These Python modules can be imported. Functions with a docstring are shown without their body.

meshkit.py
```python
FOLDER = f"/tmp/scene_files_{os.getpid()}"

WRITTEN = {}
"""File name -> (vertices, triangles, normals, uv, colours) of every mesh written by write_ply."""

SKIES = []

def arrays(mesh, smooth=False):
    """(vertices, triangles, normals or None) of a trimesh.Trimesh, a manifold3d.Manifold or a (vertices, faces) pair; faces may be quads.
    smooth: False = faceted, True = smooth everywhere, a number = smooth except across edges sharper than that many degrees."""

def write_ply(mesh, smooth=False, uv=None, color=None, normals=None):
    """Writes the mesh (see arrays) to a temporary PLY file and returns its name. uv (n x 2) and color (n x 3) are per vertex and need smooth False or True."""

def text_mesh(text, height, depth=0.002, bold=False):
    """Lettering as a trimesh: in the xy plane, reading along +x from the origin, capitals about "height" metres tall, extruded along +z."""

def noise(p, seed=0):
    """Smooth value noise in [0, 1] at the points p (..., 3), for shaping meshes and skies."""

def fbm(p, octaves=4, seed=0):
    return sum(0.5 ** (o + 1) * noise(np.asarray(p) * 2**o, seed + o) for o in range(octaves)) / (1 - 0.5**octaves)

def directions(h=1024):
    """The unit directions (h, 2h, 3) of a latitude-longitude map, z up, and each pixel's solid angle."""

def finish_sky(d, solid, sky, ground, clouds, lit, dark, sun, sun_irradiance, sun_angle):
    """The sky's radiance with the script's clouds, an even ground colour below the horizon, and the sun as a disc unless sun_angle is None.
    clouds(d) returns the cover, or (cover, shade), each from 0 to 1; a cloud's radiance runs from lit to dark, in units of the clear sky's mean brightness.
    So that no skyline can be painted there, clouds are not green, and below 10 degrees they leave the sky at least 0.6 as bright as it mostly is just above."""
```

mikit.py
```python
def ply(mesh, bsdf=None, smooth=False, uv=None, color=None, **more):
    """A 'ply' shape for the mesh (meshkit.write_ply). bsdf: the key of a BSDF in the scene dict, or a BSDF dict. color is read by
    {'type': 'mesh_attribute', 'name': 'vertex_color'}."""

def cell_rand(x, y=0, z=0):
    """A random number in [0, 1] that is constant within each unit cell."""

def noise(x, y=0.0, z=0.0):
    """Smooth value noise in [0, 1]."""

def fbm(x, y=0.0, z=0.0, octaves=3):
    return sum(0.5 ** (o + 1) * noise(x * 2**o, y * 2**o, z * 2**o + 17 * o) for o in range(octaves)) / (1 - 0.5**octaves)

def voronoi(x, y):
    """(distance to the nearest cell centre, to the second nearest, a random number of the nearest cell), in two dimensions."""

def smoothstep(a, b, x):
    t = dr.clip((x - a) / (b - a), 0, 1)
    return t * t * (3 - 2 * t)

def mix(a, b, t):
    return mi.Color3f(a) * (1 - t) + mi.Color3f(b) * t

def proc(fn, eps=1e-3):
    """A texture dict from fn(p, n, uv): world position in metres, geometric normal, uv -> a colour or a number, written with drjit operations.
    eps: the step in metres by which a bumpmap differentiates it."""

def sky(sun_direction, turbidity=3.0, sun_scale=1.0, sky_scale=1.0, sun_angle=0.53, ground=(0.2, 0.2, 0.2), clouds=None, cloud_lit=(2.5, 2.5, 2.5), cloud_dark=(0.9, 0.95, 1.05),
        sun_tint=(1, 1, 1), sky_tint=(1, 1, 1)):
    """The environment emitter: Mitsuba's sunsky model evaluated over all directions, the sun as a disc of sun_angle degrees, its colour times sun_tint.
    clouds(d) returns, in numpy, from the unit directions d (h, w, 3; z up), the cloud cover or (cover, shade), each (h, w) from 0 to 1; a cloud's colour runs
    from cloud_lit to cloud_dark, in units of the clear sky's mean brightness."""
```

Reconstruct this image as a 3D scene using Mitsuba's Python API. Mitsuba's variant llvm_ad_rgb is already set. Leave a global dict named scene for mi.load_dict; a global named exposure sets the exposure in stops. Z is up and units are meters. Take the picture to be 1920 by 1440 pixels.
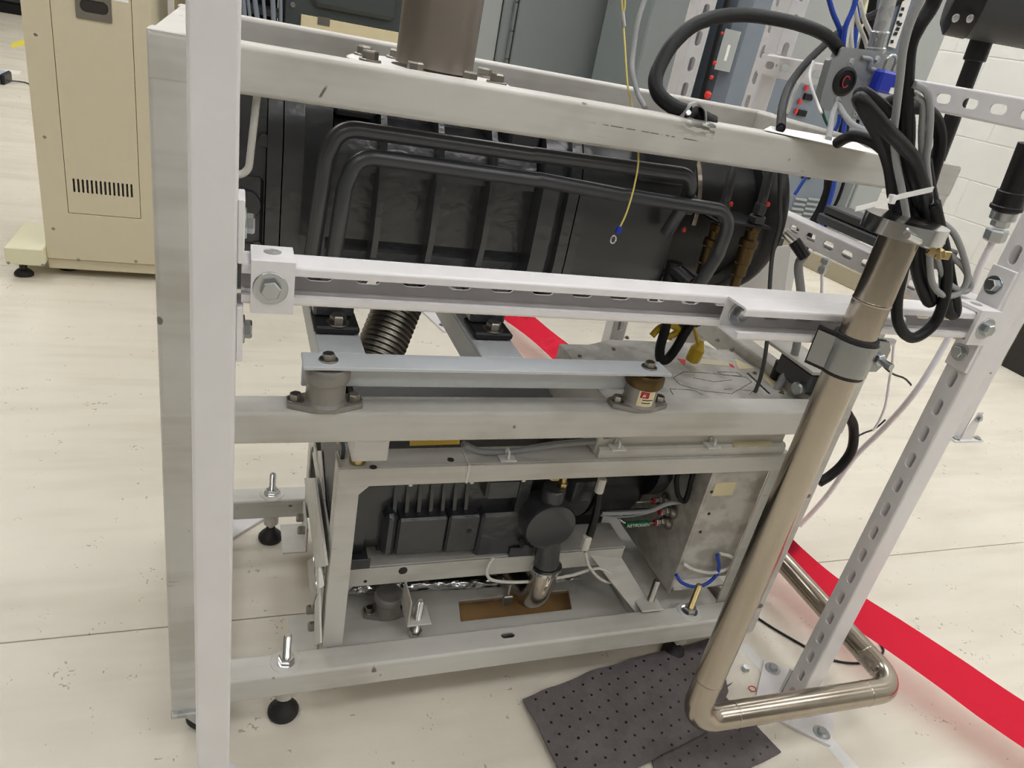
import math, random
import numpy as np, trimesh, manifold3d as m3
import drjit as dr
import mitsuba as mi
import mikit, meshkit
from mikit import noise, fbm, smoothstep, mix, proc, voronoi
random.seed(7); rng = np.random.default_rng(7)
T4 = mi.ScalarTransform4f

# ------------------------------------------------------------------ camera, light, exposure
CAM = np.array([.0368, -.6863, 1.1111]); YAW, PITCH, ROLL, FPX = .41464, .45648, -.20448, 1360.03
def cam_axes():
    f = np.array([math.sin(YAW)*math.cos(PITCH), math.cos(YAW)*math.cos(PITCH), -math.sin(PITCH)])
    r = np.cross(f, [0, 0, 1]); r /= np.linalg.norm(r); d = np.cross(f, r)
    c, s = math.cos(ROLL), math.sin(ROLL)
    return c*r + s*d, -s*r + c*d, f
CR, CD, CF = cam_axes()
def at(u, v, ax, val):
    """The point of the room seen at pixel (u, v) that lies in the plane x, y or z (ax 0, 1, 2) = val."""
    d = CR*(u-960)/FPX + CD*(v-720)/FPX + CF
    return CAM + d*(val-CAM[ax])/d[ax]
exposure = -0.84
LAMP = 11.0
scene = {'type': 'scene',
  'camera': {'type': 'perspective', 'fov': math.degrees(2*math.atan(960/FPX)), 'fov_axis': 'x', 'near_clip': .02, 'far_clip': 50,
             'to_world': T4().look_at(origin=CAM.tolist(), target=(CAM+CF).tolist(), up=(-CD).tolist())}}
labels = {}
used = set()

# ------------------------------------------------------------------ materials
def rgb(h):
    c = np.array([int(h[i:i+2], 16)/255 for i in (0, 2, 4)])
    return np.where(c <= .04045, c/12.92, ((c+.055)/1.055)**2.4).tolist()
def C(h): return {'type': 'rgb', 'value': rgb(h)}
def mat(name, base, rough=.5, metal=0., spec=.5, coat=0., bump=None, bs=1., **kw):
    b = {'type': 'principled', 'base_color': C(base) if isinstance(base, str) else base, 'roughness': rough, 'metallic': metal, 'specular': spec}
    if coat: b['clearcoat'] = coat; b['clearcoat_gloss'] = .9
    b.update(kw)
    if bump is not None: b = {'type': 'bumpmap', 'arbitrary': bump, 'scale': bs, 'bsdf': b}
    scene[name] = {'type': 'twosided', 'bsdf': b}
    return name
def mc(h): return mi.Color3f(*rgb(h))
def f_floor(p, n, uv):
    st = fbm(p.x*1.6+3, p.y*9+7, 0, 4); st2 = fbm(p.x*5, p.y*34, 3, 3); bl = fbm(p.x*2.3, p.y*2.9, 9, 3)
    c = mix(mc('dad4c6'), mc('d0c9ba'), smoothstep(.35, .75, st*.65+st2*.35))
    c = mix(c, mc('e0d9cb'), smoothstep(.5, .75, bl)*.6)
    sp = noise(p.x*230, p.y*230, 5)*noise(p.x*37, p.y*37, 2)
    return mix(c, mc('6d5f4a'), smoothstep(.70, .80, sp)*.5)
def f_cart(p, n, uv):
    g = fbm(p.x*9, p.y*9, p.z*9, 4); s = fbm(p.x*4, p.y*60, p.z*60, 3)
    c = mix(mc('c1bfb9'), mc('b0ada5'), smoothstep(.4, .7, g*.7+s*.3))
    ch = noise(p.x*75, p.y*75, p.z*75)*noise(p.x*19+5, p.y*19, p.z*19)
    sc = noise(p.x*26, p.y*420, p.z*420)*noise(p.x*11, p.y*30+3, p.z*30)
    c = mix(c, mc('4a4740'), smoothstep(.70, .78, ch)*.8)
    c = mix(c, mc('7a766c'), smoothstep(.72, .80, sc)*.6)
    # scraped paint near the right end of the front beam, one long scratch and a gouge
    front = smoothstep(.24, .17, p.y)
    n1 = fbm(p.x*90, p.y*20, p.z*260, 3)
    box = smoothstep(.545, .60, p.x)*smoothstep(.618, .6165, p.x)*smoothstep(1.018, 1.037, p.z)
    c = mix(c, mc('4e4c47'), box*smoothstep(.40, .52, n1)*front*.9)
    ln = smoothstep(.0009, .0003, dr.abs(p.z-1.0195+.012*(p.x-.45)))*smoothstep(.43, .47, p.x)*smoothstep(.60, .59, p.x)*smoothstep(.35, .6, noise(p.x*240, 1, 1))
    c = mix(c, mc('5a564d'), ln*front*.9)
    gz = dr.abs((p.x-.1245)-.5*(p.z-1.007)); gg = smoothstep(.0022, .0008, gz)*smoothstep(1.000, 1.003, p.z)*smoothstep(1.016, 1.010, p.z)
    return mix(c, mc('4a463e'), gg*front*.85)
def f_strut(p, n, uv):
    ch = noise(p.x*70, p.y*70, p.z*70)*noise(p.x*15+5, p.y*15, p.z*15)
    c = mix(mc('dddbdc'), mc('d2d0d1'), fbm(p.x*12, p.y*12, p.z*12, 3))
    return mix(c, mc('66625e'), smoothstep(.76, .82, ch)*.7)
def f_pump(p, n, uv):
    g = fbm(p.x*14, p.y*14, p.z*14, 3)
    return mix(mc('2b2d30'), mc('36383b'), g)
def b_pump(p, n, uv):
    x, y, z = p.x*95, p.y*95, p.z*95
    return fbm(x, y, z, 3)*.0007 + smoothstep(.55, .62, noise(p.x*38, p.y*38, p.z*38))*.0002
def f_steel(p, n, uv):
    return mix(mc('b8b0a4'), mc('9c9183'), fbm(p.x*20, p.y*20, p.z*5, 3))
def r_steel(p, n, uv): return .12 + .16*fbm(p.x*16, p.y*16, p.z*7, 3)
def f_galv(p, n, uv):
    a, b, k = voronoi(p.x*90+p.z*40, p.y*90+p.z*55)
    return mix(mc('a9abab'), mc('c3c5c4'), k)
def f_mat(p, n, uv):
    g = fbm(p.x*60, p.y*60, 1, 3); a, b, k = voronoi(p.x*420, p.y*420)
    return mix(mc('5a5455'), mc('6e6869'), g*.7+k*.3)
def f_foil(p, n, uv): return noise(p.x*130, p.y*130, p.z*130)*.004+noise(p.x*60, p.y*60, p.z*60)*.006
def f_card(p, n, uv): return mix(mc('9a7a4f'), mc('8b6c44'), fbm(p.x*30, p.y*4, 0, 3))
def f_alu(p, n, uv): return mix(mc('94918c'), mc('807d78'), fbm(p.x*25, p.y*25, p.z*25, 3))
def f_galvbox(p, n, uv):
    return mix(mc('c4c2bc'), mc('a9a69e'), smoothstep(.35, .7, fbm(p.x*30, p.y*30, p.z*30, 4)))
def f_tape(p, n, uv):
    s = fbm(p.x*16, p.y*16, 0, 2)
    return mix(mc('f2405a'), mc('b02a40'), smoothstep(.62, .80, s))
def f_wall(p, n, uv): return mix(mc('e9e8e4'), mc('dfded9'), fbm(p.y*5, p.z*5, 1, 3))
def b_wall(p, n, uv): return fbm(p.y*70, p.z*70, 0, 3)*.0012
mat('mat_floor', proc(f_floor), .38, spec=.4)
mat('mat_cart', proc(f_cart), .42, spec=.5)
mat('mat_strut', proc(f_strut), .3, spec=.5, coat=.3)
mat('mat_white', 'd8d7d5', .4)
mat('mat_pump', proc(f_pump), .28, spec=.75, bump=proc(b_pump, 6e-4))
mat('mat_pump_smooth', proc(f_pump), .3, spec=.7)
mat('mat_steel', proc(f_steel), proc(r_steel), 1.)
mat('mat_chrome', 'd5d5d4', .14, 1.)
mat('mat_alu', 'c9c9c8', .25, 1.)
mat('mat_strap', '9b9d9e', .28, 1.)
mat('mat_zinc', 'b9bdbf', .28, 1.)
mat('mat_bolt', '9a958c', .35, 1.)
mat('mat_brass', '5f4e32', .42, .85)
mat('mat_gold', 'bba878', .32, 1.)
mat('mat_galv', proc(f_galv), .45, .7)
mat('mat_diecast', '8e9193', .4, .35)
mat('mat_galvbox', proc(f_galvbox), .5, .25)
mat('mat_cast', proc(f_alu), .42, .4)
mat('mat_support', 'bcc0c3', .4)
mat('mat_brushed', '9a9188', .42, 1.)
mat('mat_tubeplastic', 'e4e2e8', .25)
mat('mat_rubber', '1b1b1c', .55)
mat('mat_black', '121214', .4, spec=.4)
mat('mat_cable', '0e0e10', .5, spec=.3)
mat('mat_greycable', '8b8c8d', .5)
mat('mat_darkgrey', '3c3e40', .45)
mat('mat_whitecable', 'cfccc4', .45)
mat('mat_blue', '2346a8', .4)
mat('mat_bluelock', '1b2fa0', .4)
mat('mat_red', 'd83a32', .45)
mat('mat_yellow', 'b99a1e', .5)
mat('mat_wire', 'd6c56e', .45)
mat('mat_paper', 'efeeea', .6)
mat('mat_label', 'd9cda8', .55)
mat('mat_ink', '1d1d1f', .6)
mat('mat_redink', 'a3282c', .5)
mat('mat_green', '1d6a44', .5)
mat('mat_absorb', proc(f_mat), .95, spec=.1)
mat('mat_foil', 'd0d0d0', .2, 1., bump=proc(f_foil, 1e-3))
mat('mat_card', proc(f_card), .8)
mat('mat_beige', 'c9c0a6', .45)
mat('mat_beigetop', 'd9d6b8', .45)
mat('mat_greydoor', '7f8686', .42)
mat('mat_greycab', 'a3a8a6', .42)
mat('mat_bluegrey', '7b848f', .4)
mat('mat_darkgreen', '3d4443', .42)
mat('mat_slit', '2a2622', .7)
mat('mat_wall', proc(f_wall), .5, bump=proc(b_wall))
mat('mat_darkwall', '8d8d8c', .7)
mat('mat_mortar', 'dddcd6', .7)
mat('mat_baseboard', 'a39a84', .55)
mat('mat_yellowmark', 'e3d552', .6)
mat('mat_paleblue', 'aab4cc', .5)
mat('mat_ceil', 'e8e7e2', .8)
scene['mat_clear'] = {'type': 'principledthin', 'base_color': {'type': 'rgb', 'value': [.93, .93, .95]}, 'roughness': .15, 'spec_trans': .8, 'diff_trans': .8, 'eta': 1.3}
scene['mat_tape'] = {'type': 'principledthin', 'base_color': proc(f_tape), 'roughness': .35, 'spec_trans': 0., 'diff_trans': .9, 'eta': 1.4}
scene['mat_sheet'] = {'type': 'principledthin', 'base_color': C('e4e4e2'), 'roughness': .3, 'spec_trans': 0., 'diff_trans': .7, 'eta': 1.4}

# ------------------------------------------------------------------ names
def num(k):
    if k not in used: used.add(k); return k
    i = 1
    while '%s_%03d' % (k, i) in used: i += 1
    k = '%s_%03d' % (k, i); used.add(k); return k
def thing(name, label, cat, group=None, kind=None):
    k = num(name); labels[k] = {'label': label, 'category': cat}
    if group: labels[k]['group'] = group
    if kind: labels[k]['kind'] = kind
    return k
def part(parent, name, mesh, m, smooth=False, label=None, kind=None):
    k = num(parent + '__' + name)
    scene[k] = mesh if isinstance(mesh, dict) else mikit.ply(mesh, m, smooth)
    if label or kind:
        labels[k] = {}
        if label: labels[k]['label'] = label
        if kind: labels[k]['kind'] = kind
    return k
def single(name, mesh, m, label, cat, smooth=False, group=None, kind=None):
    k = thing(name, label, cat, group, kind); scene[k] = mikit.ply(mesh, m, smooth); return k
def struct(name, mesh, m, smooth=False):
    k = num(name); labels[k] = {'kind': 'structure'}
    if mesh is not None: scene[k] = mikit.ply(mesh, m, smooth)
    return k

# ------------------------------------------------------------------ shapes
def cat(*ms):
    ms = [m for m in ms if m is not None]
    return trimesh.util.concatenate([trimesh.Trimesh(np.array(m.vertices), np.array(m.faces), process=False) for m in ms])
def man2tri(m):
    q = m.to_mesh(); return trimesh.Trimesh(q.vert_properties[:, :3], q.tri_verts, process=False)
def bx(x0, x1, y0, y1, z0, z1, c=.0015):
    """Box with chamfered edges."""
    lo = np.array([min(x0, x1), min(y0, y1), min(z0, z1)]); hi = np.array([max(x0, x1), max(y0, y1), max(z0, z1)])
    c = min(c, .45*(hi-lo).min())
    if c <= 0: return trimesh.creation.box(bounds=[lo, hi])
    pts = []
    for sx in (0, 1):
        for sy in (0, 1):
            for sz in (0, 1):
                q = np.where([sx, sy, sz], hi, lo); d = np.where([sx, sy, sz], -1, 1)*c
                for k in range(3):
                    e = q + d; e[k] = q[k]; pts.append(e)
    return trimesh.convex.convex_hull(np.array(pts))
def rrect(w, h, r, n=4, cx=0, cy=0):
    out = []
    for qx, qy, a0 in ((w/2-r, h/2-r, 0), (-w/2+r, h/2-r, 90), (-w/2+r, -h/2+r, 180), (w/2-r, -h/2+r, 270)):
        for k in range(n+1):
            a = math.radians(a0+90*k/n); out.append((cx+qx+r*math.cos(a), cy+qy+r*math.sin(a)))
    return out
def extr(poly, axis, a0, a1, holes=()):
    """Extrusion of a 2-D polygon (pairs in the two other axes, in x, y, z order) along axis from a0 to a1."""
    def ccw(q):
        q = np.asarray(q, float); A = np.sum(q[:, 0]*np.roll(q[:, 1], -1)-np.roll(q[:, 0], -1)*q[:, 1])
        return q if A > 0 else q[::-1]
    cs = m3.CrossSection([ccw(poly)])
    for h in holes: cs = cs - m3.CrossSection([ccw(h)])
    t = man2tri(cs.extrude(abs(a1-a0)))
    v = t.vertices.copy(); f = t.faces.copy(); h = v[:, 2]+min(a0, a1)
    if axis == 0: w = np.c_[h, v[:, 0], v[:, 1]]
    elif axis == 1: w = np.c_[v[:, 0], h, v[:, 1]]; f = f[:, ::-1]
    else: w = np.c_[v[:, 0], v[:, 1], h]
    return trimesh.Trimesh(w, f, process=False)
def beam(axis, a0, a1, u0, u1, v0, v1, r=.005, n=4):
    return extr(rrect(u1-u0, v1-v0, r, n, (u0+u1)/2, (v0+v1)/2), axis, a0, a1)
def frame_of(d):
    d = np.asarray(d, float); d = d/np.linalg.norm(d)
    a = np.cross(d, [0, 0, 1.]) if abs(d[2]) < .9 else np.cross(d, [1., 0, 0]); a /= np.linalg.norm(a)
    return a, np.cross(d, a), d
def lathe(prof, p0, d, n=24, a0=0.):
    """Surface of revolution: prof = (radius, height) pairs, about the axis through p0 along d."""
    a, b, d = frame_of(d); p0 = np.asarray(p0, float); prof = np.asarray(prof, float)
    ang = a0+np.arange(n)*2*math.pi/n
    ring = np.cos(ang)[:, None]*a+np.sin(ang)[:, None]*b
    v = (p0+prof[:, 1][:, None]*d)[:, None]+prof[:, 0][:, None, None]*ring[None]
    m = len(prof); i, j = np.meshgrid(np.arange(m-1), np.arange(n), indexing='ij'); j2 = (j+1) % n
    q = np.stack([i*n+j, i*n+j2, (i+1)*n+j2, (i+1)*n+j], -1).reshape(-1, 4)
    t = trimesh.Trimesh(v.reshape(-1, 3), np.vstack([q[:, [0, 1, 2]], q[:, [0, 2, 3]]]), process=False)
    caps = []
    for e, k in ((0, 0), (m-1, 1)):
        if prof[e, 0] > 1e-9:
            idx = np.arange(n)+e*n; tri = np.c_[np.full(n-2, idx[0]), idx[1:-1], idx[2:]]
            caps.append(tri if k else tri[:, ::-1])
    if caps: t = trimesh.Trimesh(t.vertices, np.vstack([t.faces]+caps), process=False)
    return t
def cyl(p0, p1, r, n=20, c=0.):
    p0, p1 = np.asarray(p0, float), np.asarray(p1, float); L = np.linalg.norm(p1-p0)
    return lathe([(r, 0), (r, L)] if not c else [(r-c, 0), (r, c), (r, L-c), (r-c, L)], p0, p1-p0, n)
def tubew(p0, p1, r, ri, n=28):
    p0, p1 = np.asarray(p0, float), np.asarray(p1, float); L = np.linalg.norm(p1-p0)
    t = lathe([(ri, 0), (r, 0), (r, L), (ri, L), (ri, 0)], p0, p1-p0, n)
    return trimesh.Trimesh(t.vertices, t.faces[:4*2*n], process=False)
def spl(P, k=8):
    """Catmull-Rom curve through the points."""
    P = np.asarray(P, float); Q = np.vstack([2*P[0]-P[1], P, 2*P[-1]-P[-2]]); out = []
    for i in range(1, len(Q)-2):
        for t in np.arange(k)/k:
            a, b, c, d = Q[i-1:i+3]
            out.append(.5*(2*b+(c-a)*t+(2*a-5*b+4*c-d)*t*t+(3*b-a-3*c+d)*t**3))
    return np.array(out+[P[-1]])
def fil(P, R, k=8):
    """Polyline with its corners rounded to radius R."""
    P = [np.asarray(p, float) for p in P]; out = [P[0]]
    for i in range(1, len(P)-1):
        a, b = P[i-1]-P[i], P[i+1]-P[i]; la, lb = np.linalg.norm(a), np.linalg.norm(b); a /= la; b /= lb
        th = math.acos(np.clip(a@b, -1, 1)); t = min(R/math.tan(th/2), .49*la, .49*lb); r = t*math.tan(th/2)
        bis = (a+b)/np.linalg.norm(a+b); c = P[i]+bis*r/math.sin(th/2)
        s, e = P[i]+a*t-c, P[i]+b*t-c; w = math.pi-th
        for q in np.arange(k+1)/k: out.append(c+(math.sin((1-q)*w)*s+math.sin(q*w)*e)/math.sin(w))
    return np.array(out+[P[-1]])
def tube(P, r, n=10, closed_caps=True):
    P = np.asarray(P, float); keep = np.r_[True, np.linalg.norm(np.diff(P, axis=0), axis=1) > 1e-6]; P = P[keep]
    t = np.gradient(P, axis=0); t /= np.linalg.norm(t, axis=1, keepdims=True)
    a = frame_of(t[0])[0]; A = []
    for i in range(len(P)):
        a = a-t[i]*(a@t[i]); a /= np.linalg.norm(a); A.append(a.copy())
    A = np.array(A); B = np.cross(t, A); R = np.broadcast_to(r, (len(P),))
    ang = np.arange(n)*2*math.pi/n
    v = P[:, None]+R[:, None, None]*(np.cos(ang)[None, :, None]*A[:, None]+np.sin(ang)[None, :, None]*B[:, None])
    m = len(P); i, j = np.meshgrid(np.arange(m-1), np.arange(n), indexing='ij'); j2 = (j+1) % n
    q = np.stack([i*n+j, i*n+j2, (i+1)*n+j2, (i+1)*n+j], -1).reshape(-1, 4)
    f = [q[:, [0, 1, 2]], q[:, [0, 2, 3]]]
    if closed_caps:
        for e, k in ((0, 0), (m-1, 1)):
            idx = np.arange(n)+e*n; tri = np.c_[np.full(n-2, idx[0]), idx[1:-1], idx[2:]]; f.append(tri if k else tri[:, ::-1])
    return trimesh.Trimesh(v.reshape(-1, 3), np.vstack(f), process=False)
def ribbon(P, w, side, th=.0012):
    """A strap of width w along the points, side = the width direction."""
    P = np.asarray(P, float); s = np.broadcast_to(np.asarray(side, float), P.shape); s = s/np.linalg.norm(s, axis=1, keepdims=True)
    t = np.gradient(P, axis=0); nn = np.cross(t, s); nn /= np.linalg.norm(nn, axis=1, keepdims=True)
    v = np.stack([P+s*w/2+nn*th/2, P-s*w/2+nn*th/2, P-s*w/2-nn*th/2, P+s*w/2-nn*th/2], 1)
    m = len(P); i, j = np.meshgrid(np.arange(m-1), np.arange(4), indexing='ij'); j2 = (j+1) % 4
    q = np.stack([i*4+j, i*4+j2, (i+1)*4+j2, (i+1)*4+j], -1).reshape(-1, 4)
    q = np.vstack([q, [[3, 2, 1, 0]], [[4*m-4, 4*m-3, 4*m-2, 4*m-1]]])
    t = trimesh.Trimesh(v.reshape(-1, 3), np.vstack([q[:, [0, 1, 2]], q[:, [0, 2, 3]]]), process=False)
    return t
def bolt(p, n, r=.009, h=.006, wr=.014, wt=.002, a0=.2, shank=.004):
    """Hexagonal bolt head with a washer, seated at p, pointing along n."""
    m = []
    if wr: m.append(lathe([(wr-.0006, -.0005), (wr, 0), (wr, wt*.7), (wr-.0008, wt)], p, n, 24))
    q = np.asarray(p, float)+np.asarray(n, float)/np.linalg.norm(n)*(wt if wr else 0)
    m.append(lathe([(r, -.0003), (r, h*.8), (r*.86, h), (r*.8, h)], q, n, 6, a0))
    return cat(*m)
def screw(p, n, r=.003): return lathe([(r, -.001), (r, .0006), (r*.7, .0014), (0.0001, .0016)], p, n, 12)
def stud(p, n, r, L, pitch=.0018):
    k = int(L/pitch); prof = []
    for i in range(k): prof += [(r, i*pitch), (r*.86, (i+.5)*pitch)]
    prof += [(r*.86, L-.001), (r*.7, L)]
    return lathe(prof, p, n, 14)
def nut(p, n, r, h, a0=.3): return lathe([(r*.9, 0), (r, h*.15), (r, h*.85), (r*.9, h), (r*.5, h)], p, n, 6, a0)
S = .0413
def chan(p0, ld, od, L, slots=True, off=.0254, lips=True):
    """Slotted steel channel: back at p0's plane, length along ld, open towards od."""
    ld, od = np.asarray(ld, float), np.asarray(od, float); sd = np.cross(od, ld)
    o = m3.CrossSection([np.array(rrect(S, S, .004, 4, 0, S/2))]); t = .0026
    i = m3.CrossSection([np.array(rrect(S-2*t, S-2*t, .002, 2, 0, S/2))])
    g = m3.CrossSection([np.array([(-.011, S/2), (.011, S/2), (.011, S+.01), (-.011, S+.01)])])
    cs = (o-i)-g
    for s in (-1, 1):
        q = np.array([(s*.011, S-.0075), (s*.0135, S-.0075), (s*.0135, S-.001), (s*.011, S-.001)])
        cs = cs+m3.CrossSection([q if s > 0 else q[::-1]])
    b = cs.extrude(L)
    if slots:
        k = 0
        sl = m3.CrossSection([np.array(rrect(.0143, .0286, .0068, 5))]).extrude(.012).rotate([90, 0, 0]).translate([0, .008, 0])
        while off+k*.0508+.016 < L:
            b = b-sl.translate([0, 0, off+k*.0508]); k += 1
    t = man2tri(b); v = t.vertices
    w = np.asarray(p0, float)+v[:, [0]]*sd+v[:, [1]]*od+v[:, [2]]*ld
    f = t.faces
    if np.linalg.det(np.c_[sd, od, ld]) < 0: f = f[:, ::-1]
    return trimesh.Trimesh(w, f, process=False)
def text(s, h, o, u, v, depth=.0004):
    """Raised lettering, origin o (lower left), running along u, upright along v."""
    t = meshkit.text_mesh(s, h)
    q = meshkit.arrays(t); V, F = q[0].copy(), q[1]
    V = V-V.min(0)
    u, v = np.asarray(u, float), np.asarray(v, float); u /= np.linalg.norm(u); v /= np.linalg.norm(v); n = np.cross(u, v)
    zs = V[:, 2].max() or 1
    W = np.asarray(o, float)+V[:, [0]]*u+V[:, [1]]*v+(V[:, [2]]/zs*depth)*n
    return trimesh.Trimesh(W, F, process=False)
def quad(a, b, c, d, th=.0006, n=None):
    """A thin plate with the given corners."""
    P = np.array([a, b, c, d], float); k = np.cross(P[1]-P[0], P[3]-P[0]); k /= np.linalg.norm(k)
    v = np.vstack([P, P-k*th])
    f = [[0, 1, 2], [0, 2, 3], [4, 6, 5], [4, 7, 6]]
    for i in range(4):
        j = (i+1) % 4; f += [[i, i+4, j+4], [i, j+4, j]]
    t = trimesh.Trimesh(v, f, process=False)
    return t

# ================================================================== the room
XW, YB, XL, YF, HC = 4.9, 14.0, -6.0, -4.2, 3.0
k = struct('floor', None, None)
for i in range(-3, 8):
    y0 = .41+1.83*i; part('floor', 'vinyl_sheet', bx(XL, XW, y0+.0012, y0+1.8288, -.02, 0, .0008), 'mat_floor')
struct('floor_slab', bx(XL, XW, YF, YB, -.12, -.021, 0), 'mat_mortar')
struct('ceiling', bx(XL, XW, YF, YB, HC, HC+.05, 0), 'mat_ceil')
struct('wall_back', bx(XL, XW, YB, YB+.1, 0, HC, 0), 'mat_wall')
struct('wall_left', bx(XL-.1, XL, YF, YB, 0, HC, 0), 'mat_darkwall')
struct('wall_front', bx(XL, XW, YF-.1, YF, 0, HC, 0), 'mat_darkwall')
WT = T4().translate([3.70, 2.9, 0]).rotate([0, 0, 1], 6.5)
w = struct('wall_right', None, None); scene[w] = {**mikit.ply(bx(.004, .12, -8.2, 11.6, 0, HC, 0), 'mat_mortar'), 'to_world': WT}
blk = mikit.ply(bx(0, .02, .003, .397, .0025, .1975, .003), 'mat_wall')
for r in range(15):
    for c in range(-6, 12):
        k = num('wall_right__block'); scene[k] = {**blk, 'to_world': WT.translate([0, c*.4+(.2 if r % 2 else 0), r*.2])}
w = struct('baseboard_right', None, None); scene[w] = {**mikit.ply(bx(-.012, 0, -8.2, 11.6, 0, .11, .004), 'mat_baseboard'), 'to_world': WT}
for i, x in enumerate((-1.15, 1.1, 3.15)):
    for j, y in enumerate((-2.6, -.9, .75, 2.4, 4.1, 6.2, 8.4, 10.8)):
        k = thing('ceiling_light', 'recessed rectangular ceiling light panel above the machines', 'ceiling light', 'ceiling light panels')
        part(k, 'frame', extr([(x-.63, y-.33), (x+.63, y-.33), (x+.63, y+.33), (x-.63, y+.33)], 2, HC-.025, HC-.001, [[(x-.6, y-.3), (x+.6, y-.3), (x+.6, y+.3), (x-.6, y+.3)]]), 'mat_white')
        q = trimesh.Trimesh([(x-.6, y-.3, HC-.012), (x-.6, y+.3, HC-.012), (x+.6, y+.3, HC-.012), (x+.6, y-.3, HC-.012)], [[0, 1, 2], [0, 2, 3]], process=False)
        d = mikit.ply(q, 'mat_white'); d['emitter'] = {'type': 'area', 'radiance': {'type': 'rgb', 'value': [LAMP*.98, LAMP*.99, LAMP*1.02]}}
        part(k, 'diffuser', d, None)

# ================================================================== the pump cart
D, s_, H, ZM, ZB, X0, X1, Y1 = .159, .0487, 1.041, .611, .123, -.0434, 1.066, .668
cart = thing('pump_cart', 'grey painted square-tube cart frame carrying two vacuum pumps one above the other', 'cart')
def cp(n, m, *a, **kw): return part(cart, n, m, *a, **kw)
PB = .074
for x in (X0, X1-s_):
    for y in (D, Y1-s_): cp('post', beam(2, PB, H-.001, x, x+s_, y, y+s_, .006), 'mat_cart', 30)
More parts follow.
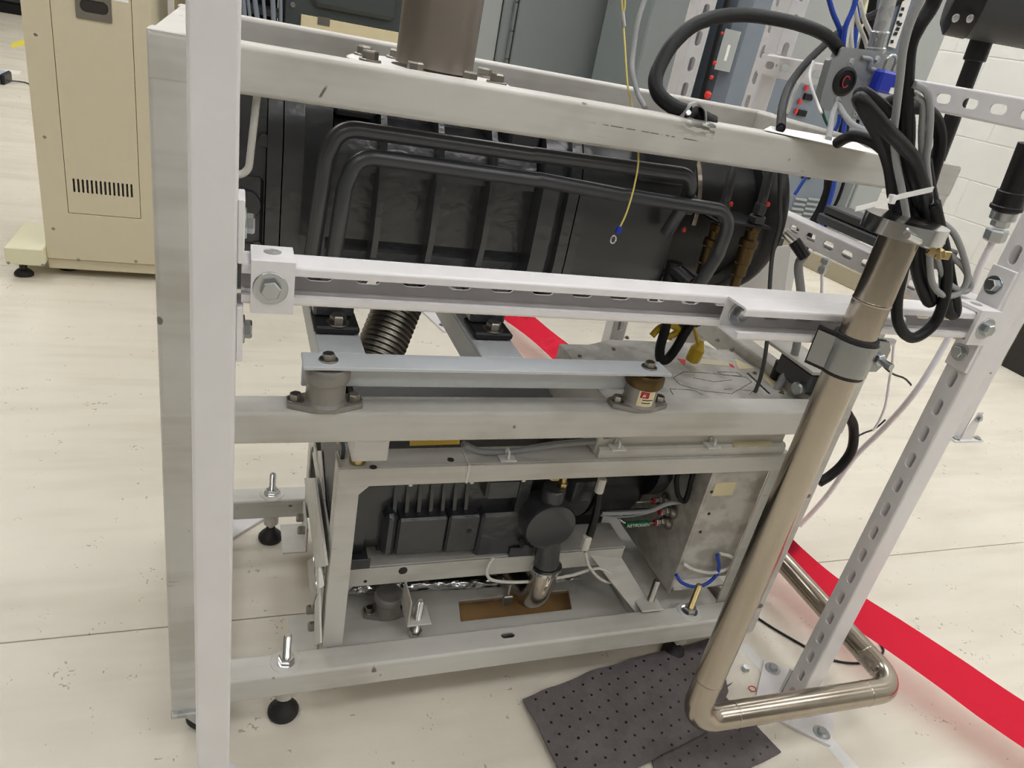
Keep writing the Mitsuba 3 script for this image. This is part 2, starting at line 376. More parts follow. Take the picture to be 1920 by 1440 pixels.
# a wider cheek plate beside each front post
for z, nm in ((H, 'top_beam'), (ZM, 'middle_beam'), (ZB, 'bottom_beam')):
    for y in ((D, Y1-s_) if nm != 'middle_beam' else (D,)):
        m = beam(0, X0+.002, X1-.002, y-.0006, y+s_, z-s_, z, .006)
        if nm == 'bottom_beam' and y == D:
            hole = m3.CrossSection([np.array(rrect(.026, .012, .0058, 5, .514, .185))]).extrude(.05).translate([0, 0, .1])
            hole = hole+m3.Manifold.cube([.9, s_-.006, s_-.006]).translate([.06, D+.003, ZB-s_+.003])
            q = man2tri(m3.Manifold(m3.Mesh(m.vertices.astype(np.float32), m.faces.astype(np.uint32)))-hole); m = q
        cp(nm, m, 'mat_cart', 30)
    for x in (X0, X1-s_):
        if nm == 'middle_beam' and x < 0: continue
        cp('side_beam', beam(1, D+.01, Y1-.01, x+.0006, x+s_-.0006, z-s_+.0006, z-.0006, .006), 'mat_cart', 30)
# levelling feet
def foot(x, y, top, col='mat_chrome', sleeve=True):
    f = cp('levelling_foot', stud((x, y, .012), (0, 0, 1), .0065, top-.012), col, 40)
    part(f, 'nut', cat(nut((x, y, ZB+.003), (0, 0, 1), .0125, .010), lathe([(.017, 0), (.017, .003)], (x, y, ZB), (0, 0, 1), 20)), 'mat_chrome')
    part(f, 'weld', lathe([(.027, -.001), (.024, .0015), (.016, .002)], (x, y, ZB), (0, 0, 1), 22), 'mat_cart', 30)
    if sleeve: part(f, 'sleeve', cyl((x, y, .045), (x, y, PB+.004), .0155, 20), 'mat_cart', 30)
    part(f, 'pad', lathe([(.024, 0), (.0255, .004), (.0255, .009), (.020, .017), (.011, .026), (.009, .034)], (x, y, 0), (0, 0, 1), 28), 'mat_rubber', 40)
foot(.127, .187, .182); foot(.909, .190, .195, 'mat_gold'); foot(.123, .643, .175); foot(.93, .643, .175)
# casters
for x, y in ((X0+.034, D+.026), (X0+.034, Y1-.026), (X1-.034, Y1-.026), (X1-.034, D+.05)):
    c = cp('caster', bx(x-.034, x+.05, y-.034, y+.034, .064, .0738, .002), 'mat_galv')
    part(c, 'fork', cat(cyl((x, y, .056), (x, y, .064), .024, 20), quad((x-.022, y-.016, .056), (x+.022, y-.016, .056), (x+.03, y-.016, .02), (x+.006, y-.016, .02), .002), quad((x+.022, y+.016, .056), (x-.022, y+.016, .056), (x+.006, y+.016, .02), (x+.03, y+.016, .02), .002)), 'mat_zinc')
    part(c, 'wheel', lathe([(.018, -.013), (.028, -.013), (.0305, -.010), (.0305, .010), (.028, .013), (.018, .013), (.014, .009), (.014, -.009)], (x+.016, y, .0308), (0, 1, 0), 28), 'mat_rubber', 30)
# mount block under the middle beam, bracket plates
cp('mount_block', bx(.196, .246, .165, .245, .527, .5625), 'mat_cart')
cp('locating_pin', cyl((.2165, .228, .4848), (.2165, .228, .53), .0125, 20, .001), 'mat_gold', 30)
# handle loop below the top beam
P = fil([(.017, .180, .905), (.052, .180, .905), (.060, .180, .999)], .014)
cp('hook_rod', tube(P, .0042, 10), 'mat_cart', True)
cp('end_plate_bolt', bolt((1.03, D-.001, .1), (0, -1, 0), .008), 'mat_bolt')
# bottom pans
pan = thing('drip_pan', 'grey sheet-metal floor pan under the lower pump inside the cart', 'pan')
part(pan, 'tray', extr([(.2, .208), (1.016, .208), (1.016, .6), (.2, .6)], 2, .083, .088, [[(.45, .262), (.685, .262), (.70, .318), (.46, .318)]]), 'mat_cart')
part(pan, 'plate', bx(.205, .362, .207, .40, .0882, .093), 'mat_cart'); part(pan, 'plate', bx(.80, 1.01, .207, .40, .0882, .104), 'mat_cart')
single('cardboard_piece', quad((.44, .24, .06), (.71, .24, .06), (.73, .335, .06), (.45, .335, .06), .003), 'mat_card', 'brown cardboard piece lying below the cutout of the bottom pan', 'cardboard')

# ================================================================== white strut stand
SX, SY = 1.09, .0156
st = thing('strut_stand', 'white slotted-channel stand standing in front of and around the pump cart', 'stand')
def sp(n, m, *a, **kw): return part(st, n, m, *a, **kw)
sp('post', chan((S, S/2+.002, .006), (0, 0, 1), (-1, 0, 0), 1.7), 'mat_strut', 30)
sp('post', chan((SX, SY+S/2, .006), (0, 0, 1), (1, 0, 0), 1.7), 'mat_strut', 30)
sp('post', chan((SX, .76, .006), (0, 0, 1), (1, 0, 0), 1.7), 'mat_strut', 30)
sp('post', chan((.945, .79, .006), (0, 0, 1), (0, 1, 0), 1.7), 'mat_strut', 30)
RZ = .8425; RY = .0093
sp('rail', chan((S+.004, RY+S, RZ), (1, 0, 0), (0, -1, 0), SX-S-.006), 'mat_strut', 30)
short = sp('short_rail', chan((.600, RY, RZ+.001), (1, 0, 0), (0, -1, 0), .255), 'mat_strut', 30)
part(short, 'bolt', bolt((.6235, RY-.003, RZ+.001), (0, -1, 0), .0095, .007, .0155), 'mat_zinc')
sp('side_rail', chan((SX, SY+S+.002, .8445), (0, 1, 0), (1, 0, 0), .70, off=.018), 'mat_strut', 30)
sp('side_rail', chan((SX, SY+S+.002, 1.1265), (0, 1, 0), (1, 0, 0), .70, off=.0035), 'mat_strut', 30)
def bracket(xp, sg, yc, xr0, xr1):
    """Post-to-rail fitting: two wings bolted on the post, a U around the rail."""
    z0, z1 = RZ-S/2, RZ+S/2; t = .006; yf = RY-.0005
    U = extr([(yf-t, z0-t), (yf+S, z0-t), (yf+S, z0-.0006), (yf, z0-.0006), (yf, z1+.0006), (yf+S, z1+.0006), (yf+S, z1+t), (yf-t, z1+t)], 0, xr0, xr1)
    wx = sorted((xp, xp+sg*t))
    W = [bx(wx[0], wx[1], yc-.019, yc+.020, a, b, .001) for a, b in ((z1+t*.2, z1+.062), (z0-.060, z0-t*.2))]
    br = sp('bracket', cat(U, *W), 'mat_strut', 30)
    xb = xp+sg*t
    for z in (z1+.034, z0-.034): part(br, 'bolt', bolt((xb, yc+.004, z), (sg, 0, 0), .0095, .007, .0145), 'mat_zinc')
    part(br, 'bolt', bolt(((xr0+xr1)/2-.002*sg, yf-t, RZ), (0, -1, 0), .0098, .008, .0165), 'mat_zinc')
    part(br, 'hole', lathe([(.0085, 0), (.0085, .0008)], ((xr0+xr1)/2, RY+.022, z1+t-.0004), (0, 0, 1), 18), 'mat_galv')
bracket(S, 1, .0225, .0535, .0935)
bracket(SX, -1, SY+S/2, 1.035, 1.076)
def base_plate(cx, cy, rot=45):
    h = .075; c, s = math.cos(math.radians(rot)), math.sin(math.radians(rot))
    q = [(cx+a*c-b*s, cy+a*s+b*c) for a, b in rrect(2*h, 2*h, .004, 2)]
    bp = sp('base_plate', extr(q, 2, 0.0005, .0062), 'mat_strut')
    part(bp, 'socket', cat(bx(cx-.0225, cx+.022, cy+.0215, cy+.0275, .006, .07, .001), bx(cx-.010, cx+.030, cy-.0275, cy-.0215, .006, .055, .001)), 'mat_strut')
    for a, b in ((1, 1), (1, -1), (-1, -1), (-1, 1)):
        a, b = a*.055, b*.055
        part(bp, 'bolt', bolt((cx+a*c-b*s, cy+a*s+b*c, .0062), (0, 0, 1), .0095, .007, .0165, .002, .4), 'mat_zinc')
sp('post', chan((1.062, .652, 1.148), (0, 0, 1), (0, 1, 0), .5, off=.01), 'mat_strut', 30)
base_plate(SX+S/2+.002, SY+S/2); base_plate(S/2, S/2); base_plate(SX+S/2, .76); base_plate(.945, .81)

# ================================================================== stainless vacuum pipe
PR = .0225
PT, PB1, PB2, PB3 = np.array([.752, -.060, .994]), np.array([.752, -.060, .147]), np.array([1.218, -.062, .135]), np.array([1.224, .62, .133])
P = fil([PT, PB1, PB2, PB3], .052, 12)
pipe = thing('vacuum_pipe', 'bent stainless steel vacuum pipe with open flange standing in front of the cart', 'pipe')
part(pipe, 'tube', tube(P, PR, 32), 'mat_steel', 40)
dv = (PT-PB1)/np.linalg.norm(PT-PB1); dh = (PB2-PB1)/np.linalg.norm(PB2-PB1)
part(pipe, 'flange', tubew(PT-dv*.018, PT, .0455, PR-.003, 44), 'mat_chrome', 30)
for q, d in ((PT-dv*.10, dv), (PB1+dv*.10, dv), (PB1+dh*.085, dh), (PB2-dh*.082, dh), (PB2+(PB3-PB2)*.12, PB3-PB2)):
    part(pipe, 'weld', lathe([(PR-.0005, -.0025), (PR+.0006, -.001), (PR+.0006, .001), (PR-.0005, .0025)], q, d, 32), 'mat_steel', 40)
# clamp ring left on the flange, with its wing screw
cl = thing('flange_clamp', 'open metal clamp with wing screw hanging beside the pipe flange', 'clamp')
q = at(1722, 445, 1, -.06)
part(cl, 'band', tube(spl([at(u, v, 1, y) for u, v, y in ((1700, 442, -.105), (1722, 452, -.10), (1745, 462, -.085), (1766, 455, -.07))]), .0042, 8), 'mat_alu', 40)
part(cl, 'ear', cyl(at(1733, 462, 1, -.085), at(1764, 440, 1, -.085), .005, 12, .001), 'mat_alu', 30)
part(cl, 'screw', cyl(at(1738, 478, 1, -.085), at(1768, 448, 1, -.085), .0028, 10), 'mat_gold', 30)
part(cl, 'wing_nut', cat(nut(at(1755, 478, 1, -.085), (.7, 0, .4), .008, .007), bx(*np.ravel(np.c_[at(1768, 478, 1, -.085)-[.011, .002, .005], at(1768, 478, 1, -.085)+[.011, .002, .005]]), .001)), 'mat_gold')
# pipe clamp on the short rail
pc = thing('pipe_clamp', 'steel strap clamp with rubber lining holding the vacuum pipe on the short rail', 'clamp')
qc = PB1+dv*.676
part(pc, 'lining', tubew(qc-dv*.026, qc+dv*.026, PR+.004, PR+.0004, 36), 'mat_rubber', 40)
ring = tubew(qc-dv*.021, qc+dv*.021, PR+.0062, PR+.0041, 40)
part(pc, 'strap', ring, 'mat_strap', 40)
a = qc+np.array([PR+.020, -.004, 0])
ear = lambda yy: extr([(a[0]-.022, a[2]-.021), (a[0]+.008, a[2]-.021), (a[0]+.016, a[2]-.010), (a[0]+.016, a[2]+.010), (a[0]+.008, a[2]+.021), (a[0]-.022, a[2]+.021)], 1, yy-.0014, yy+.0014)
part(pc, 'ear', ear(a[1]), 'mat_strap'); part(pc, 'ear_lining', ear(a[1]+.0045), 'mat_rubber'); part(pc, 'back_ear', ear(a[1]+.009), 'mat_alu')
e0, e1 = qc+np.array([-PR-.016, .024, 0]), qc+np.array([-PR*.72, -PR*.98, 0])
part(pc, 'hook', quad(e0-[0, 0, .021], e1-[0, 0, .021], e1+[0, 0, .021], e0+[0, 0, .021], .002), 'mat_strap')
part(pc, 'hook_lining', quad(e0+[.002, .004, -.026], e1+[.002, .004, -.026], e1+[.002, .004, .026], e0+[.002, .004, .026], .002), 'mat_rubber')
a = qc+np.array([PR+.020, -.0055, -.002])
part(pc, 'bolt', cat(nut(a, (0, -1, 0), .0085, .007), cyl(a, a+[0, -.024, 0], .0042, 14)), 'mat_zinc', 30)

# ================================================================== upper pump
YC, ZC = .415, .88
up = thing('upper_pump', 'large dark grey cast vacuum pump with ribs lying in the top of the cart', 'pump')
def pu(n, m, mt='mat_pump', sm=30, **kw): return part(up, n, m, mt, sm, **kw)
def sec(h, r, n=5): return rrect(2*h, h+.130, r, n, YC, ZC+(.130-h)/2)
pu('end_plate', extr(sec(.150, .02), 0, -.02, .0735))
b = pu('boss', bx(.028, .072, .258, .28, .80, .885, .004))
part(up, 'plug', lathe([(.0175, -.002), (.0175, .004), (.0165, .005)], (.052, .2575, .852), (0, -1, 0), 28), 'mat_pump_smooth', 30)
part(up, 'plug', lathe([(.008, -.01), (.008, .004), (.007, .005)], (.0715, .262, .93), (0, -1, 0), 20), 'mat_pump_smooth', 30)
part(up, 'bolt', bolt((.066, .262, .80), (0, -1, 0), .007, .006, 0), 'mat_pump_smooth')
pu('flange', extr(sec(.165, .09, 8), 0, .0745, .0915)); pu('flange', extr(sec(.165, .09, 8), 0, .0930, .1165))
pu('neck', extr(sec(.150, .06, 6), 0, .1165, .15))
prof = [(-.155, .085), (-.118, .085), (-.085, .062), (-.085, -.045), (-.100, -.058), (-.105, -.085), (-.06, -.13)]
body = [(YC+a, ZC+b) for a, b in ((-.075, .125), (-.085, .082), (-.110, .060), (-.128, .046), (-.128, -.070), (-.120, -.078), (-.128, -.086), (-.120, -.115), (-.06, -.145), (.06, -.145), (.13, -.10), (.13, .08), (.075, .125))]
pu('body', extr(body, 0, .15, .436))
pu('top_block', bx(.15, .205, .28, .36, .968, .998, .006)); pu('valve_cover', bx(.385, .43, .28, .36, .955, 1.0, .004))
for x in (.214, .289, .363):
    rib = [(YC+a, ZC+b) for a, b in ((-.05, .132), (-.12, .112), (-.154, .07), (-.166, .02), (-.166, -.05), (-.158, -.085), (-.135, -.12), (-.10, -.145), (-.06, -.155), (.13, -.12), (.15, 0), (.13, .12), (.05, .150))]
    pu('rib', extr(rib, 0, x-.004, x+.004), sm=20)
for x0 in (.150, .214, .289, .363):
    x1 = {.150: .214, .214: .289, .289: .363, .363: .434}[x0]
    pu('shelf', extr([(.268, .905), (.268, .926), (.281, .950), (.297, .962), (.33, .966), (.33, .905)], 0, x0+.0045, x1-.0045), sm=12)
pu('flange', extr(sec(.165, .10, 8), 0, .436, .461)); pu('groove', extr(sec(.152, .09, 8), 0, .461, .474))
pu('flange', extr(sec(.168, .10, 8), 0, .474, .4895)); pu('flange', extr(sec(.168, .10, 8), 0, .4915, .505))
pu('motor_housing', extr(sec(.160, .10, 10), 0, .505, .664), 'mat_pump_smooth')
pu('terminal_cover', bx(.575, .664, .244, .30, .943, .985, .003))
pu('motor_barrel', lathe([(.118, .66), (.118, .80), (.122, .835)], (0, YC, ZC), (1, 0, 0), 48), 'mat_black')
pu('end_bell', lathe([(.100, .826), (.137, .832), (.142, .838), (.142, .872), (.136, .886), (.02, .89)], (0, YC, ZC), (1, 0, 0), 56), 'mat_black', 40)
w = np.radians(np.linspace(60, 182, 30)); part(up, 'hose_clamp', ribbon(np.c_[np.full(30, .723), YC+.1192*np.cos(w), ZC+.1192*np.sin(w)], .008, (1, 0, 0), .0015), 'mat_steel')
pu('lug', bx(.672, .70, .262, .33, .768, .80, .003)); pu('lug', bx(.655, .69, .255, .30, .90, .93, .003))
# cooling tubes
part(up, 'cooling_tube', tube(fil([(.128, .204, .80), (.137, .2, .93), (.150, .2, .967), (.39, .2, .966), (.635, .2, .968), (.640, .215, .92), (.638, .235, .875)], .035, 8), .0098, 14), 'mat_pump_smooth', True)
part(up, 'cooling_tube', tube(fil([(.153, .196, .80), (.160, .195, .90), (.172, .195, .939), (.40, .195, .937), (.53, .198, .930), (.712, .195, .926), (.714, .2, .86), (.690, .205, .78)], .034, 8), .0098, 14), 'mat_pump_smooth', True)
# couplings
def coupling(u, v, y):
    p = at(u, v, 1, y); k = part(up, 'coupling', lathe([(.010, .0), (.010, -.016), (.0145, -.018), (.0145, -.028), (.0125, -.030), (.0125, -.055), (.011, -.057), (.011, -.075), (.008, -.078), (.008, -.095)], p, (0, 0, 1), 22), 'mat_brass', 30, label='tarnished brass quick coupling')
    part(k, 'nut', nut(p+[0, 0, -.004], (0, 0, 1), .0125, .012), 'mat_brass'); return p
p1 = coupling(1413, 428, .23); p2 = coupling(1345, 428, .24)
pu('coupling_bracket', bx(p2[0]-.02, p1[0]+.02, .215, .30, p1[2]+.004, p1[2]+.008, .001), 'mat_black')
for p in (p1, p2):
    part(up, 'hex_fitting', cat(nut(p+[0, 0, .008], (0, 0, 1), .014, .012), nut(p+[0, 0, .022], (0, 0, 1), .0105, .018)), 'mat_darkgrey')
    q = p+np.array([.004, -.009, .041]); part(up, 'seal_mark', lathe([(.0035, -.003), (.003, .001), (.001, .003)], q, (0, -.3, 1), 8), 'mat_red', label='red sealing paint mark')
    part(up, 'pipe_stub', tube(spl([p+[0, 0, .035], p+[.004, .01, .07], p+[.012, .03, .12]]), .0075, 10), 'mat_darkgrey', True)
q = at(1283, 430, 1, .25); part(up, 'seal_mark', lathe([(.0035, -.003), (.003, .001), (.001, .003)], q, (0, -.3, 1), 8), 'mat_red')
q = at(1262, 505, 1, .25)
part(up, 'drain_elbow', cat(cyl(q, q+[.02, -.03, -.012], .0135, 18, .002), cyl(q+[0, 0, .012], q+[0, 0, -.05], .012, 16)), 'mat_black', 30)
part(up, 'seal_mark', cyl(q+[.02, -.031, -.006], q+[.021, -.034, -.007], .005, 10), 'mat_red')
q = at(1470, 435, 1, .30)
part(up, 'cable_gland', cat(nut(q+[-.012, .01, .006], (.8, -.5, -.3), .014, .010), cyl(q, q+[.018, -.014, -.012], .0085, 16)), 'mat_chrome')
part(up, 'cable_gland', cyl(q+[.016, -.012, -.010], q+[.036, -.03, -.032], .0105, 16, .002), 'mat_black', 30)
part(up, 'motor_cable', tube(spl([q+[.034, -.028, -.030], at(1497, 500, 1, .28), at(1502, 560, 1, .28), at(1495, 640, 1, .28), at(1480, 690, 1, .28), at(1447, 745, 1, .27)]), .0075, 10), 'mat_greycable', True)
part(up, 'feedthrough_flange', lathe([(.110, 0), (.114, .002), (.114, .012), (.110, .014), (.054, .014), (.054, .0)], (.290, .385, 1.016), (0, 0, 1), 40), 'mat_white', 30)
for a in np.arange(8)*math.pi/4+.35:
    part(up, 'flange_bolt', bolt((.290+.094*math.cos(a), .385+.094*math.sin(a), 1.030), (0, 0, 1), .0105, .010, .0145, .003, a), 'mat_bolt')
# feet of the pump
for x in (.174, .405):
    f = pu('foot', bx(x-.031, x+.031, .252, .315, .682, .693, .003), 'mat_rubber'); pu('foot_block', bx(x-.030, x+.026, .285, .335, .693, .76, .004))
    part(f, 'bolt', bolt((x+.002, .268, .693), (0, 0, 1), .0115, .011, .0165, .002, .5), 'mat_bolt')
# exhaust pipe
ex = thing('inlet_pipe', 'wide brushed stainless pipe rising from the top of the upper pump', 'pipe')
part(ex, 'tube', cyl((.295, .385, 1.033), (.305, .385, 1.6), .0535, 48), 'mat_brushed', 40)
# ================================================================== supports of the upper pump
sf = thing('pump_support', 'light grey angle-iron support with two cross bars under the upper pump', 'support frame')
part(sf, 'front_angle', cat(bx(.122, .667, .156, .199, .6745, .680, .001), bx(.124, .665, .193, .199, .632, .6745, .001)), 'mat_support')
for x0, x1 in ((.145, .206), (.372, .436)):
    part(sf, 'cross_bar', cat(bx(x0, x1, .1985, .60, .6745, .6802, .001), bx(x0, x0+.006, .2, .60, .632, .6745, .001)), 'mat_support')
part(sf, 'rear_angle', bx(.122, .667, .56, .60, .6685, .674, .001), 'mat_cart')
for x in (.155, .637): part(sf, 'bolt', bolt((x, .177, .680), (0, 0, 1), .0085, .008, .0125, .002, .2), 'mat_bolt')
def mount(x, y, z, label, h=.062, sc=1.):
    m = thing('vibration_mount', label, 'vibration mount')
    w, d = .049*sc, .024*sc
    pl = [(x-w, y-.010), (x-w+.006, y-.013), (x-.012, y-d), (x+.012, y-d), (x+w-.006, y-.013), (x+w, y-.010), (x+w, y+.010), (x+w-.006, y+.013), (x+.012, y+d), (x-.012, y+d), (x-w+.006, y+.013), (x-w, y+.010)]
    part(m, 'base', extr(pl, 2, z+.0005, z+.008), 'mat_cast')
    part(m, 'body', lathe([(.029*sc, .0075), (.026*sc, .012), (.0255*sc, h*.66), (.020*sc, h*.68)], (x, y, z), (0, 0, 1), 32), 'mat_cast', 30)
    part(m, 'cap', lathe([(.0285*sc, h*.64), (.0305*sc, h*.70), (.0305*sc, h*.88), (.027*sc, h*.985)], (x, y, z), (0, 0, 1), 32), 'mat_brass' if 'gold' in label else 'mat_cast', 30)
    for s in (-1, 1): part(m, 'bolt', bolt((x+s*.038*sc, y, z+.008), (0, 0, 1), .0085*sc, .008, .0115*sc, .0015, .1), 'mat_bolt')
    return m
mount(.155, .180, ZM, 'plain grey vibration mount at the left end of the front angle on the middle beam')
m = mount(.637, .180, ZM, 'vibration mount with gold cap and red-topped label on the middle beam')
def wrap(x, y, z, r, a0, a1, h, n=6):
    a = np.radians(np.linspace(a0, a1, n)); o = np.c_[x+r*np.cos(a), y+r*np.sin(a)]; i = np.c_[x+(r-.0006)*np.cos(a), y+(r-.0006)*np.sin(a)]
    return extr(np.vstack([o, i[::-1]]).tolist(), 2, z, z+h)
lb = part(m, 'sticker', wrap(.637, .18, ZM+.012, .0264, 232, 292, .026), 'mat_label', label='cream sticker with a red logo field')
part(lb, 'logo_field', wrap(.637, .18, ZM+.0265, .0267, 238, 268, .0105), 'mat_redink')
part(lb, 'logo_letters', text('ALVA', .005, (.637-.0125, .18-.0262, ZM+.0290), (1, .10, 0), (0, 0, 1)), 'mat_paper')
for i, w in enumerate((.018, .014)): part(lb, 'print_line', wrap(.637, .18, ZM+.0225-.005*i, .0267, 248, 288-10*i, .0013), 'mat_ink')
# bellows hose
bl = thing('bellows_hose', 'dark ribbed metal bellows hose hanging below the upper pump', 'hose')
a, b = at(752, 560, 1, .40), at(700, 690, 1, .33); d = b-a; L = np.linalg.norm(d)
pr = []
k = int(L/.0085)
for i in range(k): pr += [(.034, i*.0085), (.0385, i*.0085+.002), (.0385, i*.0085+.0045), (.034, i*.0085+.0065)]
part(bl, 'hose', lathe([(.03, 0)]+pr+[(.03, L)], a, d, 36), 'mat_bolt', 40)
part(bl, 'collar', lathe([(.040, -.03), (.046, -.028), (.046, 0), (.03, .001)], a, d, 36), 'mat_pump_smooth', 30)
# ================================================================== lower pump in its frame
lf = thing('pump_rack', 'light grey painted rack holding the lower pump inside the cart', 'rack')
def pl_(n, m, mt='mat_cart', sm=False, **kw): return part(lf, n, m, mt, sm, **kw)
pl_('leg', cat(bx(.186, .220, .2095, .2145, .118, .484, .001), bx(.186, .190, .2145, .245, .118, .484, .001)))
pl_('leg', cat(bx(.992, 1.03, .2095, .2145, .10, .484, .001)))
pl_('leg', cat(bx(.186, .190, .56, .60, .09, .53, .001), bx(.186, .225, .595, .60, .09, .53, .001)))
pl_('top_rail', cat(bx(.186, 1.03, .2088, .2140, .4515, .484, .001), bx(.19, 1.03, .2140, .262, .4788, .4846, .001)))
pl_('gusset', extr([(.219, .4515), (.234, .4515), (.219, .436)], 1, .2095, .2140))
pl_('side_rail', bx(.186, .190, .245, .56, .30, .335, .001)); pl_('side_rail', bx(.186, .19, .245, .57, .505, .53, .001))
for z in (.315, .27): pl_('slot', lathe([(.006, 0), (.006, .0006)], (.1855, .52, z), (-1, 0, 0), 12), 'mat_slit')
pl_('lower_rail', cat(bx(.222, .775, .2775, .283, .185, .224, .001), bx(.222, .78, .283, .36, .2185, .2245, .001)))
pl_('rail_hole', cyl((.327, .2825, .214), (.327, .277, .214), .008, 18), 'mat_slit'); pl_('rail_hole', cyl((.262, .2825, .196), (.262, .277, .196), .003, 12), 'mat_slit')
pl_('gusset', quad((.70, .277, .215), (.80, .21, .112), (.845, .215, .108), (.775, .277, .20), .004))
for y, z in ((.535, .088), (.275, .088)):
    a = pl_('foot_plate', cat(bx(.138, .186, y-.045, y+.045, z-.003, z+.001, .001), bx(.181, .185, y-.045, y+.045, z, z+.06, .001)))
    for q in (-.018, .022): part(a, 'bolt', bolt((.181, y+q, z+.034), (-1, 0, 0), .0085, .014, 0), 'mat_bolt')
a = pl_('jack_bracket', cat(bx(.333, .378, .222, .268, .131, .1345, .001), bx(.333, .336, .222, .279, .134, .19, .001)))
part(a, 'stud', stud((.3555, .238, .094), (0, 0, 1), .0072, .083), 'mat_chrome', 40); part(a, 'nut', nut((.3555, .238, .096), (0, 0, 1), .0125, .011), 'mat_chrome')
a = pl_('jack_bracket', bx(.80, .85, .195, .245, .128, .132, .002)); part(a, 'stud', stud((.833, .222, .10), (0, 0, 1), .0072, .085), 'mat_bolt', 40); part(a, 'nut', nut((.833, .222, .105), (0, 0, 1), .0125, .011), 'mat_bolt')
for x in (.30, .40, .49): pl_('tie_tail', bx(x-.003, x+.003, .214, .219, .444, .4518, .001), 'mat_whitecable')
for u, v in ((845, 862), (700, 876)):
    q = at(u, v, 2, .4848); pl_('rail_hole', lathe([(.0055, 0), (.0055, .0005)], q, (0, 0, 1), 16), 'mat_slit')
pl_('rear_plate', bx(.19, 1.03, .604, .607, .09, .42, 0), 'mat_black'); pl_('top_cover', bx(.24, .60, .31, .58, .448, .474, .003), 'mat_black')
ys_ = pl_('yellow_sticker', quad(at(768, 827, 1, .309), at(768, 836, 1, .309), at(862, 833, 1, .309), at(862, 824, 1, .309), .0008), 'mat_yellow')
tie = pl_('cable_tie', cat(bx(.386, .3895, .2078, .2086, .451, .4856, .0003), bx(.386, .3895, .2078, .255, .4848, .4858, .0003)), 'mat_whitecable')
sg_ = thing('side_panel', 'dark end panel of the lower pump seen edge on behind the rack leg', 'panel')
part(sg_, 'plate', extr([(.235, .505), (.50, .505), (.50, .40), (.40, .31), (.28, .25), (.235, .25)], 0, .192, .198), 'mat_darkgrey')
part(sg_, 'rim', quad(*[at(u, v, 0, .1905) for u, v in ((597, 845), (604, 845), (613, 968), (606, 972))], .002), 'mat_cart')
for y, z in ((.46, .47), (.36, .47), (.27, .47)): part(sg_, 'screw', screw((.1915, y, z), (-1, 0, 0), .005), 'mat_bolt')
ws = thing('warning_sticker', 'small white sticker with red lettering beside the front leg of the grey rack', 'sticker')
qs = [at(u, v, 0, .1765) for u, v in ((592, 1060), (601, 1055), (608, 1098), (600, 1104))]
part(ws, 'paper', quad(*qs, .0012), 'mat_paper')
part(ws, 'print', text('WARNING', np.linalg.norm(qs[3]-qs[0])*.14, qs[1]+(qs[3]-qs[0])*.08+(qs[0]-qs[1])*.30+[-.0003, 0, 0], qs[3]-qs[0], qs[1]-qs[0]), 'mat_redink')
pl_('side_brace', quad(*[at(u, v, 0, .178) for u, v in ((574, 896), (594, 896), (616, 1060), (596, 1065))], .004)); pl_('side_brace', quad(*[at(u, v, 0, .178) for u, v in ((594, 1062), (600, 1062), (604, 1205), (592, 1210))], .003))
fo = thing('foil_duct', 'crinkled silver foil wrapped pipe running under the lower pump', 'pipe')
part(fo, 'wrap', tube(spl([(.20, .47, .15), (.215, .40, .13), (.24, .355, .112), (.4, .352, .104), (.6, .35, .09), (.76, .35, .074)]), .0125, 16), 'mat_foil', True)
single('foil_sheet', quad(*[at(u, v, 0, .176) for u, v in ((579, 1052), (590, 1044), (597, 1112), (587, 1140))], .003), 'mat_foil', 'crinkled silver foil sheet at the left side of the grey rack', 'foil')
# the pump itself
lp = thing('lower_pump', 'dark grey finned vacuum pump lying in the light grey rack', 'pump')
def pw(n, m, mt='mat_pump', sm=30, **kw): return part(lp, n, m, mt, sm, **kw)
YL, ZL = .43, .315
def s2(hy, hz, r): return rrect(2*hy, 2*hz, r, 6, YL, ZL)
pw('end_cover', extr(s2(.125, .105, .05), 0, .205, .232)); pw('end_cover', extr(s2(.13, .10, .045), 0, .235, .256)); pw('end_cover', extr(s2(.12, .09, .04), 0, .258, .29))
pw('side_block', bx(.284, .308, .283, .40, .243, .332, .008))
pw('side_block', bx(.309, .398, .285, .40, .242, .322, .004)); pw('side_block', bx(.400, .459, .285, .40, .240, .322, .004))
pw('core', extr(s2(.115, .10, .03), 0, .285, .58))
for i in range(7): pw('fin', extr([(.286, .318), (.30, .325), (.325, .43), (.52, .43), (.52, .30), (.30, .30)], 0, .300+.0215*i, .3065+.0215*i))
pw('side_block', bx(.461, .57, .285, .40, .225, .322, .006)); pw('top_cap', bx(.458, .522, .283, .40, .355, .40, .005))
pw('neck', extr(s2(.10, .08, .03), 0, .57, .60)); pw('flange', extr(s2(.14, .11, .03), 0, .522, .545))
pw('gear_housing', lathe([(.09, .60), (.105, .61), (.105, .70), (.10, .705)], (0, YL, ZL+.01), (1, 0, 0), 36)); pw('cover_boss', bx(.62, .70, .30, .36, .31, .395, .02))
pw('motor', lathe([(.09, .70), (.112, .705), (.112, .80), (.10, .82)], (0, YL, ZL+.02), (1, 0, 0), 40), 'mat_black')
pw('cylinder_end', lathe([(.05, .80), (.085, .80), (.085, .83), (.07, .835)], (0, .36, .40), (1, 0, 0), 36), 'mat_black')
for x, y in ((.245, .281), (.552, .281)):
    a = pw('mount_foot', cat(bx(x-.025, x+.022, .279, .2825, .19, .245, .001), bx(x-.025, x+.022, .2825, .35, .2255, .23, .001)), 'mat_darkgrey')
    part(a, 'hole', cyl((x, .2792, .208), (x, .2784, .208), .006, 16), 'mat_slit')
pw('rear_shroud', bx(.60, .86, .50, .58, .10, .44, .004), 'mat_black')
pw('screw_hole', cyl((.4405, .2855, .289), (.4405, .2844, .289), .0045, 14), 'mat_slit')
